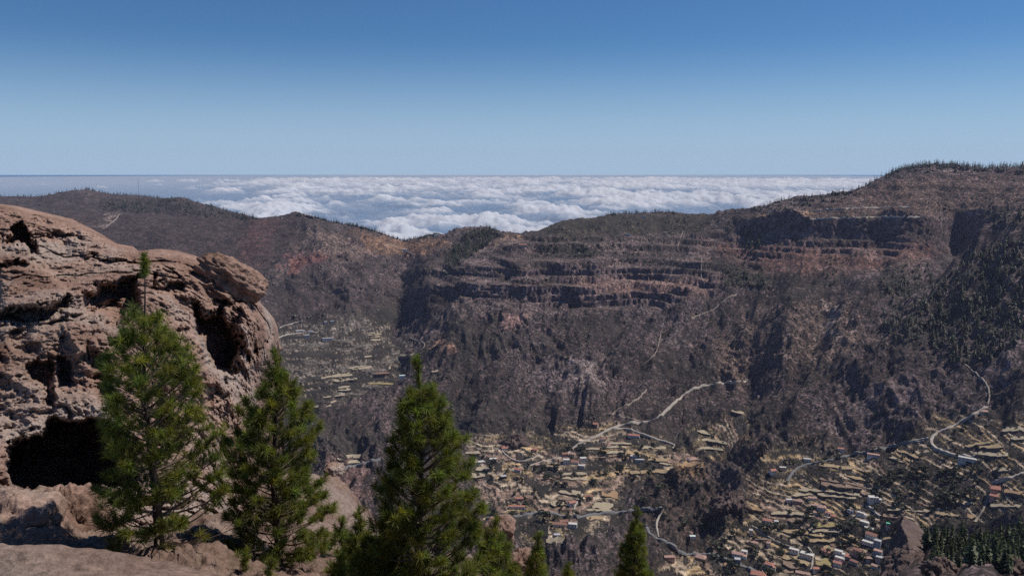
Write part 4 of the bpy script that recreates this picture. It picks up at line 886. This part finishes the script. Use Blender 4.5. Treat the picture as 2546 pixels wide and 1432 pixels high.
Vp = top + (1475 - top) * sv_ ** 1.05
rightpull = sstep(880, 1100, Vp) * 18; U1 = U0 - rightpull * sstep(.7, 1, su)
D = tps(CT, U1, Vp); Dbase = D.copy()
D += 9 * (1 - np.sqrt(np.clip(1 - sstep(.88, 1.0, su + 0 * sv_) ** 2 * .96, 0, 1)))      # right limb turns away
D += 3.0 * np.exp(-(Vp - top) / 9.0)                                                      # top rim turns away
nz1 = lambda s, o=0: noise(U1 / s + o, Vp / s + 3 + o)
uw, vw = U1 + 14 * nz1(35) + 7 * nz1(12, 7) + 3 * nz1(5, 2), Vp + 12 * nz1(30, 4) + 6 * nz1(11, 1) + 3 * nz1(5, 9)
for poly, a, s in [
  ([(22,1120),(60,1092),(112,1085),(128,1040),(190,1055),(250,1045),(320,1085),(335,1130),(335,1205),(262,1212),(190,1226),(25,1232)], 9, 12),
  ([(0,778),(60,772),(120,762),(172,735),(168,768),(122,786),(60,800),(-40,806),(-40,780)], 3.4, 9),
  ([(212,735),(240,722),(300,700),(338,690),(336,760),(305,800),(270,812),(250,782),(215,762)], 4.5, 14),
  ([(368,690),(385,672),(392,700),(440,705),(465,712),(462,725),(420,735),(372,728)], 2.6, 8),
  ([(482,762),(520,792),(545,775),(565,805),(592,835),(592,885),(575,925),(550,925),(522,900),(507,862),(490,812)], 6, 14),
  ([(425,735),(480,745),(485,830),(440,830),(425,790)], 1.8, 12), ([(520,740),(560,745),(560,775),(525,770)], 2.0, 8),
  ([(62,905),(100,895),(135,905),(130,950),(110,965),(75,945)], 3.2, 12), ([(145,885),(180,895),(180,955),(150,965)], 2.4, 12), ([(110,965),(135,970),(132,1015),(112,1010)], 2.4, 7),
  ([(20,600),(30,565),(48,552),(72,580),(92,630),(80,632),(68,608),(30,608)], 4.0, 6), ([(110,590),(160,575),(200,585),(205,598),(180,596),(150,606)], 1.8, 7), ([(240,588),(275,596),(280,602),(250,598)], 1.2, 4),
  ([(240,640),(340,645),(345,658),(260,655)], 1.5, 6), ([(225,880),(260,880),(290,960),(250,1000),(225,940)], 1.8, 16), ([(330,760),(380,800),(420,900),(400,1000),(350,950)], 2.0, 20),
  ([(560,800),(580,780),(600,800),(590,830)], 1.5, 8), ([(510,960),(560,950),(570,985),(520,1000)], 1.5, 10)]:
    D += (a * .5 if a < 4 else a * .75 if a < 8 else a) * soft_poly(uw, vw, poly, s)
for poly, a, s in [([(-40,625),(0,618),(30,607),(65,611),(79,636),(70,652),(-40,660)], -2.2, 7), ([(200,560),(260,600),(340,650),(330,660),(230,640),(170,600)], -.9, 16), ([(470,780),(500,860),(515,920),(480,940),(440,850)], -1.0, 16),
   ([(600,760),(680,830),(690,900),(620,920),(598,840)], -1.6, 20), ([(0,660),(110,665),(170,730),(120,760),(0,770)], -1.4, 14), ([(170,790),(250,820),(260,860),(200,880),(150,820)], -1.0, 14)]:
    D += a * soft_poly(uw, vw, poly, s)
dx, dy, dz_ = pix_dir(U1, Vp); ln = np.sqrt(dx**2 + dy**2 + dz_**2); Ry = np.stack([dx / ln, dy / ln, dz_ / ln], -1)
x, y, z = (Ry[..., k] * Dbase for k in range(3))
q1, q2 = z * .87 + x * .5, x * .87 - z * .5          # bedding dips to the right
disp = .9 * (ridged(q2 / 8, y / 8, q1 / 5, 3) - 1.1) + .55 * fbm(q2 / 3.0, y / 3, q1 / 2.0, 3) + .36 * (ridged(q2 / 1.6, y / 1.6, q1 / 1.1, 4, .6) - 1.2) + .2 * fbm(x / .5, y / .5, z / .36, 4, .72)
big_ = noise(x / 7, y / 7 + 9, z / 7)
disp -= .9 * sstep(.3, .58, noise(q2 / 1.5 + 5, y / 1.5, q1 / .8)) * sstep(-.05, .35, big_) + .26 * sstep(.25, .5, noise(x / .55, y / .55 + 7, z / .38)) * sstep(-.3, .2, big_)
crk = noise(q2 / 4.5 + 2, y / 4.5, q1 / 2.6) + .25 * noise(x / .9, y / .9, z / .9); disp -= .55 * np.exp(-(crk / .035) ** 2) * sstep(-.3, .2, noise(x / 9 + 4, y / 9, z / 9))
D = D - disp * (.35 + .65 * sstep(0, 14, Vp - top)) * (1 + .5 * sstep(.8, .95, su)) * (1 - .4 * sstep(.985, 1, su))
P2 = Ry * D[..., None]
def normals(P):
    a = np.gradient(P, axis=1); b_ = np.gradient(P, axis=0); n_ = np.cross(b_, a); return n_ / (np.linalg.norm(n_, axis=-1, keepdims=True) + 1e-9)
# back skirt: carry the rim backwards and down so the rock is a solid body
rows = [P2[0] * (1 + .03 * k) - np.array([0, 0, .09 * k * k]) for k in (14, 10, 7, 4, 2, 1)]
P3 = np.concatenate([np.stack(rows), P2])
vv_ = np.arange(P3.shape[0]) / 40.0
cols = [P3[:, -1] * (1 + .03 * k) - np.array([.06 * k * k, 0, 0]) + (.5 * min(k, 3) * fbm(vv_, 0 * vv_ + k * .37, None, 4, .6))[:, None] * np.array([[.8, -.6, 0]]) for k in (1, 1.6, 2.3, 3.2, 4.5, 6, 8, 11, 14)]
P3 = np.concatenate([P3, np.stack(cols, 1)], 1)
rock = obj('rock_outcrop', mesh_data('rock_outcrop', P3.reshape(-1, 3), grid_faces(P3.shape[0], P3.shape[1])[:, ::-1], M_ROCK, True), None, None,
    'massive pitted reddish brown rock outcrop with dark caves', 'rock')
RBVH = BVHTree.FromPolygons(P3.reshape(-1, 3).tolist(), grid_faces(P3.shape[0], P3.shape[1]).tolist())
rock_blob('boulder', 580, 692, 44.4, 1.75, 1.3, .8, 3, 'elongated boulder perched on the rim of the big rock', rot=(0, .58, .2), rough=.26, sub=150)
rock_blob('boulder', 42, 1312, 24.5, 1.1, 1.0, .9, 5, 'grey brown boulder below the large cave at the ledge', rough=.25)
rock_blob('boulder', 168, 1310, 25.5, 1.05, 1.0, 1.1, 8, 'blocky boulder with a dark hole below the large cave', rough=.32)
rock_blob('boulder', 250, 1385, 23, .8, .7, .5, 11, 'low rubble boulder beside the base of the leaning pine', rough=.3)
rock_blob('rock_ledge', 60, 1590, 10.5, 2.6, 1.0, .95, 14, 'smooth pink brown rock ledge in the bottom corner', M_GROUND, (0, .05, .1), .1, 140)
rock_blob('rock_crag', 1243, 1320, 46, .85, .9, .95, 21, 'small pale crag showing between the tall pine and the road', rough=.3)
rock_blob('rock_crag', 1300, 1400, 44, .8, .9, .7, 22, 'rounded reddish crag at the foot of the crag by the pines', rough=.3)
rock_blob('boulder', 832, 1168, 50, .62, .6, .38, 31, 'dark boulder on the crest of the near slope', rough=.2)
rock_blob('rock_crag', 1282, 1104, 1330, 22, 15, 15, 41, 'dark volcanic crag above the red hip roofed house', M_DARKROCK, (0, 0, .3), .3, crag=True)
rock_blob('rock_crag', 1896, 1125, 1265, 10, 9, 14, 43, 'dark rock knob beside the loop road end', M_DARKROCK, (0, 0, .3), .3, crag=True)
rock_blob('rock_crag', 1815, 1250, 1180, 24, 18, 13, 44, 'broken dark crag in the scrub ravine', M_DARKROCK, (0, .1, .6), .35, crag=True)
for i_, (u_, v_, sx_, lb_) in enumerate([(2345, 1418, 6, 'broken pinkish crag below the near pine wood beside the fin'), (2440, 1424, 7, 'low pinkish crag under the middle of the near pine wood'), (2515, 1418, 7.5, 'pale crag at the end of the near pine wood'), (2385, 1400, 4, 'small crag among the lowest pines of the near wood')]):
    rock_blob('rock_crag', u_, v_, 0, sx_, sx_ * .8, sx_ * .55, 60 + i_, lb_, M_FIN, (0, .1, .4 * i_), .35, crag=True)
# dark fin outcrop on the near spur: steep shaded left wall, tilted lit slab to the right
nu2, nv2 = 120, 120
a = np.linspace(0, 1, nu2)[None, :]; t = np.linspace(0, 1, nv2)[:, None]     # a: along the fin (towards camera), t: across
crest_p = np.array([(2247,1284,428),(2241,1306,414),(2256,1335,398),(2262,1365,384),(2262,1400,368),(2266,1470,340)], float)
left_p = np.array([(2237,1290,446),(2225,1325,430),(2213,1355,414),(2200,1398,398),(2191,1435,380),(2176,1520,352)], float)
right_p = np.array([(2276,1300,446),(2318,1338,432),(2313,1366,414),(2302,1394,394),(2312,1438,372),(2322,1510,340)], float)
def cur(c):
    pts = np.array([tuple(at(*q_)) for q_ in c]); s = np.linspace(0, 1, len(pts)); return np.stack([np.interp(a[0], s, pts[:, k]) for k in range(3)], -1)
cL, cC, cR = cur(left_p), cur(crest_p), cur(right_p)
tt = t[..., None]; Pf = np.where(tt < .45, cL[None] + (cC - cL)[None] * np.clip(tt / .45, 0, 1) ** .8, cC[None] + (cR - cC)[None] * np.clip((tt - .45) / .55, 0, 1))
nf = normals(smooth1(smooth1(Pf, 3, 0), 3, 1)); x, y, z = Pf[..., 0], Pf[..., 1], Pf[..., 2]
lowr = sstep(.45, .62, a + 0 * t)
df_ = (.7 + 1.4 * lowr) * (1.8 * (ridged(x / 16, y / 16, z / 16, 4) - 1.1) + .7 * fbm(x / 4, y / 4, z / 4, 3)) * (1 - .6 * (t > .5) * (1 - lowr)) * np.where(nf[..., 2] < 0, -1, 1)
Pf = Pf + nf * df_[..., None]
Pf = np.concatenate([Pf[:1] - [0, 0, 30], Pf, Pf[-1:] - [0, 0, 25]])
obj('rock_outcrop', mesh_data('fin_outcrop', Pf.reshape(-1, 3), grid_faces(nv2 + 2, nu2), M_FIN, True), None, None,
    'dark fin of rock with a tilted pink slab beside the near pine wood', 'rock')

# ------------------------------------------------------------------ near slope
GL = [[(-200,1800,3),(1900,1900,3)], [(-200,1640,9),(400,1650,9),(1900,1800,12)],
 [(-200,1500,15),(0,1490,15),(400,1470,18),(700,1470,19),(1000,1560,20),(1300,1720,22),(1900,1800,25)],
 [(-200,1395,20),(0,1390,20),(400,1394,22),(560,1385,23),(700,1405,24),(860,1400,26),(1000,1500,26),(1300,1640,30),(1900,1750,36)],
 [(-200,1260,27),(0,1255,27),(400,1300,29),(600,1262,32),(760,1240,34),(860,1262,38),(920,1305,38),(1000,1400,35),(1200,1430,38),(1300,1560,40),(1900,1720,46)],
 [(-200,1200,31),(0,1205,31),(400,1240,34),(640,1190,40),(800,1176,49),(840,1184,51),(870,1216,51),(900,1252,49),(940,1305,47),(1000,1385,45),(1200,1385,47),(1300,1520,50),(1900,1700,55)],
 [(-200,1500,80),(900,1560,80),(1900,1760,85)]]
ga = np.linspace(math.radians(-38), math.radians(24), 380); gr, gz = [], []
for L_ in GL:
    p_ = np.array(L_, float); a_, t_ = pix_az(p_[:, 0], p_[:, 1]); r_ = smooth1(np.interp(ga, a_, p_[:, 2]), 6); gr.append(r_); gz.append(r_ * smooth1(np.interp(ga, a_, t_), 5))
gr, gz = np.array(gr), np.array(gz); RR, ZZ = [], []
for k, nn_ in enumerate([5, 14, 46, 70, 60, 24]):
    for j in range(nn_): t_ = j / nn_; RR.append(gr[k] * (1 - t_) + gr[k + 1] * t_); ZZ.append(gz[k] * (1 - t_) + gz[k + 1] * t_)
RR, ZZ = np.array(RR), smooth1(np.array(ZZ), 2); x, y = RR * np.sin(ga), RR * np.cos(ga)
kk = sstep(6, 14, RR); ZZ = ZZ + kk * (.55 * fbm(x / 4, y / 4, None, 3) + .4 * (ridged(x / 1.6, y / 1.6, None, 4) - 1) + .14 * fbm(x / .3, y / .3, None, 3))
gv = np.stack([x, y, ZZ], -1).reshape(-1, 3); gf = grid_faces(*RR.shape)
obj('near_slope', mesh_data('near_slope', gv, gf[:, ::-1], M_GROUND, True), kind='structure')
GBVH = BVHTree.FromPolygons(gv.tolist(), gf.tolist())

# ------------------------------------------------------------------ foreground pines
def near_pine(label, base, tip, prof, seed, dens=1.0, bare=None, leader=False, tl=.29, group=None):
    """base=(u, r) foot; tip=(u, v); prof=[(v, left px, right px)] half widths of the crown"""
    rs = np.random.default_rng(seed)
    ub, r = base; g0 = at(ub, 1400, r); hitp = GBVH.ray_cast(Vector((g0.x, g0.y, 50)), Vector((0, 0, -1)))[0]
    B = np.array([g0.x, g0.y, hitp.z if hitp else g0.z - 5]); T = np.array(at(tip[0], tip[1], r)); Hh = T[2] - B[2]
    def axis(z):
        t = np.clip((z - B[2]) / Hh, 0, 1); return np.array([B[0] + (T[0] - B[0]) * t + .06 * math.sin(t * 7 + seed), B[1] + (T[1] - B[1]) * t + .06 * math.cos(t * 6), z])
    e = obj('pine_tree', None, None, B, label, 'tree', group); e.empty_display_size = .3
    zs = np.linspace(B[2] - .4, T[2] - .05, 26); tr = np.array([axis(z) for z in zs]); th = np.linspace(1, .05, 26)
    rad = .155 * (Hh / 9) * th ** (1.5 if leader else 1.0) + .011
    obj('trunk', MB().tube(tr - B, rad, 9).mesh('trunk', M_BARK, True), e)
    pz = []
    for v, lw, rw in prof:
        dirz = pix_az(tip[0], v)[1] * r; mpp = depth_of((0, r, dirz)) / F_PX; pz.append((dirz - (.34 if not leader else .5), max(lw - 10, 6) * mpp, max(rw - 10, 6) * mpp))
    pz = np.array(sorted(pz)); zlo = max(pz[0, 0], B[2] + .5); zhi = pz[-1, 0]
    br = MB(); tuft_p, tuft_d, tuft_s = [], [], []
    z = zlo
    while z < zhi:
        L0, R0 = np.interp(z, pz[:, 0], pz[:, 1]), np.interp(z, pz[:, 0], pz[:, 2]); nb = rs.integers(5, 8)
        off = rs.uniform(0, 6.28); tz = (z - zlo) / (zhi - zlo + 1e-6)
        for k in range(nb):
            a = off + k * 6.283 / nb + rs.normal() * .25; ca_, sa_ = math.cos(a), math.sin(a)
            L = (L0 * (1 - ca_) + R0 * (1 + ca_)) / 2; L = L if abs(ca_) > .5 else .5 * L + .25 * (L0 + R0)
            L *= rs.uniform(.72, 1.08)
            if L < .08: continue
            zz = z + rs.uniform(-.14, .14); p0 = axis(zz); up0 = .12 + .75 * tz + rs.normal() * .1; n_ = 6; s = np.linspace(0, 1, n_)
            zrise = L * (up0 * s + .28 * s ** 2.2 * (1 - .4 * tz) - .10 * math.sin(1) * s * (1 - tz))
            wob = rs.normal(size=2) * .07 * L
            pts = np.stack([p0[0] + ca_ * L * s + wob[0] * s * (1 - s) * 3, p0[1] + sa_ * L * s + wob[1] * s * (1 - s) * 3, p0[2] + zrise - zrise[-1] * .55], -1)
            pts[0] = axis(p0[2] - zrise[-1] * .55)
            br.tube(pts - B, np.linspace(.012 + .017 * min(L, 1.6), .006, n_), 4)
            lowbare = bare is not None and z < bare and rs.random() < .55
            dirs = np.gradient(pts, axis=0); dirs /= np.linalg.norm(dirs, axis=1)[:, None]
            def tf(p_, d_, s_=1): tuft_p.append(p_); tuft_d.append(d_); tuft_s.append(s_)
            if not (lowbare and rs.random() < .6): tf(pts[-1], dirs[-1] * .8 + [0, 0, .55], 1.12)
            ntw = max(1, int(L / .2 * dens)) if not lowbare else max(1, int(L / .4))
            for j in range(ntw):
                t_ = rs.uniform(.25, 1.0) ** .7; q_ = np.array([np.interp(t_, s, pts[:, m_]) for m_ in range(3)]); dd = dirs[min(n_ - 1, int(t_ * n_))]
                side = np.array([-dd[1], dd[0], 0]) * rs.choice([-1, 1]); td = dd * rs.uniform(.4, .9) + side * rs.uniform(.3, .9) + np.array([0, 0, rs.uniform(.1, .6)]); td /= np.linalg.norm(td)
                tlen = rs.uniform(.12, .22 + .22 * L * (1 - t_) + .05); e_ = q_ + td * tlen
                br.tube(np.array([q_, q_ + td * tlen * .5 + [0, 0, .01], e_]) - B, [.008, .006, .004], 3)
                if not (lowbare and rs.random() < .65): tf(e_, td * .8 + [0, 0, .5], rs.uniform(.75, 1.1))
        z += rs.uniform(.17, .29)
    # top shoots
    for k in range(9 if not leader else 12):
        zt = T[2] - k * (.10 if not leader else .045); p_ = axis(zt); a = rs.uniform(0, 6.28)
        tuft_p.append(p_ - np.array([0, 0, .02])); tuft_d.append(np.array([math.cos(a) * .35, math.sin(a) * .35, 1.0])); tuft_s.append(.72)
    if not leader:
        for k in range(4):
            a = rs.uniform(0, 6.28); p_ = axis(T[2] - .55 + .1 * k); q_ = p_ + [.16 * math.cos(a), .16 * math.sin(a), .22]; br.tube(np.array([p_, q_]) - B, [.01, .006], 4)
            tuft_p.append(q_); tuft_d.append(np.array([math.cos(a) * .3, math.sin(a) * .3, 1])); tuft_s.append(.8)
    obj('branches', br.mesh('branches', M_TWIG), e)
    tp_ = np.array(tuft_p) - B; td_ = np.array(tuft_d, float); td_ /= np.linalg.norm(td_, axis=1)[:, None]; ts = np.array(tuft_s); nt_ = len(tp_); K = 54
    rnd = rs.normal(size=(nt_, K, 3)); rnd -= (rnd * td_[:, None]).sum(-1, keepdims=True) * td_[:, None]; rnd /= np.linalg.norm(rnd, axis=-1, keepdims=True)
    ang = np.radians(rs.uniform(8, 82, (nt_, K, 1))); nd = td_[:, None] * np.cos(ang) + rnd * np.sin(ang)
    ln_ = tl * ts[:, None, None] * rs.uniform(.75, 1.1, (nt_, K, 1)); st_ = tp_[:, None] - td_[:, None] * rs.uniform(0, .16, (nt_, K, 1))
    mid = st_ + nd * ln_ * .55; tip_ = st_ + nd * ln_ + np.array([0, 0, -.22]) * ln_ * np.sin(ang)
    sd_ = np.cross(nd, rs.normal(size=(nt_, K, 3))); sd_ /= np.linalg.norm(sd_, axis=-1, keepdims=True); wn = .0062
    VV = np.stack([st_ - sd_ * wn * .6, st_ + sd_ * wn * .6, mid + sd_ * wn, mid - sd_ * wn, tip_], 2).reshape(-1, 3)
    i0 = 5 * np.arange(nt_ * K)[:, None]; f4 = i0 + np.array([[0, 1, 2, 3]]); f3 = i0 + np.array([[3, 2, 4]])
    young = np.where(ts > 1.11, 1.45, 1.0)[:, None, None]  # brighter tint on the branch-end tufts
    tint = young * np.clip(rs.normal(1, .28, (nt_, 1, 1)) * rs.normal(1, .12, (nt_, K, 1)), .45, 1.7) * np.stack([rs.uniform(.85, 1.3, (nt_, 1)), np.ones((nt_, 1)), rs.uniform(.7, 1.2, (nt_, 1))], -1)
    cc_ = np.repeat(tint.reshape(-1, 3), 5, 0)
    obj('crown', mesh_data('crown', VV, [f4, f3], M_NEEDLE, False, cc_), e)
    return nt_
tot = 0
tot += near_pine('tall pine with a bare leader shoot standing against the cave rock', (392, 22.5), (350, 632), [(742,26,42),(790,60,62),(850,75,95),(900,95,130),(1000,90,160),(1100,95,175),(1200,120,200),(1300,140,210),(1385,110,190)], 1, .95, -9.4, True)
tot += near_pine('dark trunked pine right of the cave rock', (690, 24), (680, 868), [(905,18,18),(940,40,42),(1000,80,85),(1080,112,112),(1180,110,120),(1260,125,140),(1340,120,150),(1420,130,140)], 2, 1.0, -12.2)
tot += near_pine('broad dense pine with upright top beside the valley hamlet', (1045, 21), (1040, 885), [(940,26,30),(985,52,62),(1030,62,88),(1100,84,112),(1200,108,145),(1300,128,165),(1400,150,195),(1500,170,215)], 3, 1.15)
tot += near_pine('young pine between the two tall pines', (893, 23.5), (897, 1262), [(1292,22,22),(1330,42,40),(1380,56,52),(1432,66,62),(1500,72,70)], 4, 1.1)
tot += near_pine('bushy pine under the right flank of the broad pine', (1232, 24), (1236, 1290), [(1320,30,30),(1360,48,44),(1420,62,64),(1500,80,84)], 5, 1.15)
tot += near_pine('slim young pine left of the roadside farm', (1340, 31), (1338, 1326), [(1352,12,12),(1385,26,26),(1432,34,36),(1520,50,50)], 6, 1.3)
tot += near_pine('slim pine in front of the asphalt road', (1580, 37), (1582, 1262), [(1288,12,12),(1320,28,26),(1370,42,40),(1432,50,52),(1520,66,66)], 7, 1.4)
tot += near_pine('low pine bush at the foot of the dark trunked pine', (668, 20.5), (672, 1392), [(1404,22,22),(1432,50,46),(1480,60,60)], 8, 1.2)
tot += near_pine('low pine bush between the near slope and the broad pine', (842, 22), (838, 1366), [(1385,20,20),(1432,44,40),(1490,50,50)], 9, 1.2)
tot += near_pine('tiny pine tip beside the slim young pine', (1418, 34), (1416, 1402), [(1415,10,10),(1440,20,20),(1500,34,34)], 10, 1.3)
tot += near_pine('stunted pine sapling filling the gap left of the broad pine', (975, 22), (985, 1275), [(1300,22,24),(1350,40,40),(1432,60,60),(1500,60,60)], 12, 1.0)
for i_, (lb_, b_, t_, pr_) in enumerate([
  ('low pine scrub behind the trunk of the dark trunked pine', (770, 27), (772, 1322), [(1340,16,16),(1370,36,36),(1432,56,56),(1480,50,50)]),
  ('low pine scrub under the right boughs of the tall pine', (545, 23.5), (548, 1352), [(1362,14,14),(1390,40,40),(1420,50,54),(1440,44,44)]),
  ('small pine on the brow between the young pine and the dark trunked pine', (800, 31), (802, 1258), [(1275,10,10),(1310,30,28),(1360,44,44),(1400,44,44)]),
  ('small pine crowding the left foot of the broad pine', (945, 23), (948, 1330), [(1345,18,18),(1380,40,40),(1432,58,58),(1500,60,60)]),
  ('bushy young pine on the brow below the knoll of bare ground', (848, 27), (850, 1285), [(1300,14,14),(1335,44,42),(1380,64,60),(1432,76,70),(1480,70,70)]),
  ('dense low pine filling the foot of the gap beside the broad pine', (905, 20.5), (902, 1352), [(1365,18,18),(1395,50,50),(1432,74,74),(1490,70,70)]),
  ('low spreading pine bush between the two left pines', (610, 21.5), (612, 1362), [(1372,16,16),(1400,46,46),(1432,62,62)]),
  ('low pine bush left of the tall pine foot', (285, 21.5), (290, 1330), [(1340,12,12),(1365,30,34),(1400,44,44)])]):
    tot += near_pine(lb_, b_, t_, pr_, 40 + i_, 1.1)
print('tufts', tot)

# ------------------------------------------------------------------ haze
m = bpy.data.materials.new('haze'); m.use_nodes = True; n = m.node_tree.nodes; l = m.node_tree.links; n.remove(n['Principled BSDF'])
pvn = N(n, 'VolumePrincipled'); pvn.inputs['Color'].default_value = (.62, .68, 1.0, 1); pvn.inputs['Density'].default_value = HAZE_DENSITY; pvn.inputs['Anisotropy'].default_value = .1
l.new(pvn.outputs[0], n['Material Output'].inputs['Volume'])
zmin = float(TZ.min()) - 1; ymax = float(Y.max()) + 60; xmax = float(np.abs(X).max()) + 60
hz = obj('haze', MB().box(-xmax, xmax, -400, ymax, zmin, float(TZ.max()) + 60).mesh('haze', m), kind='stuff', label='thin blue air haze filling the valley', cat='haze')
print('tris', sum(len(mm.loops) - 2 * len(mm.polygons) for mm in bpy.data.meshes), 'terrain z', zmin, ymax, xmax, 'scrub', len(pick))
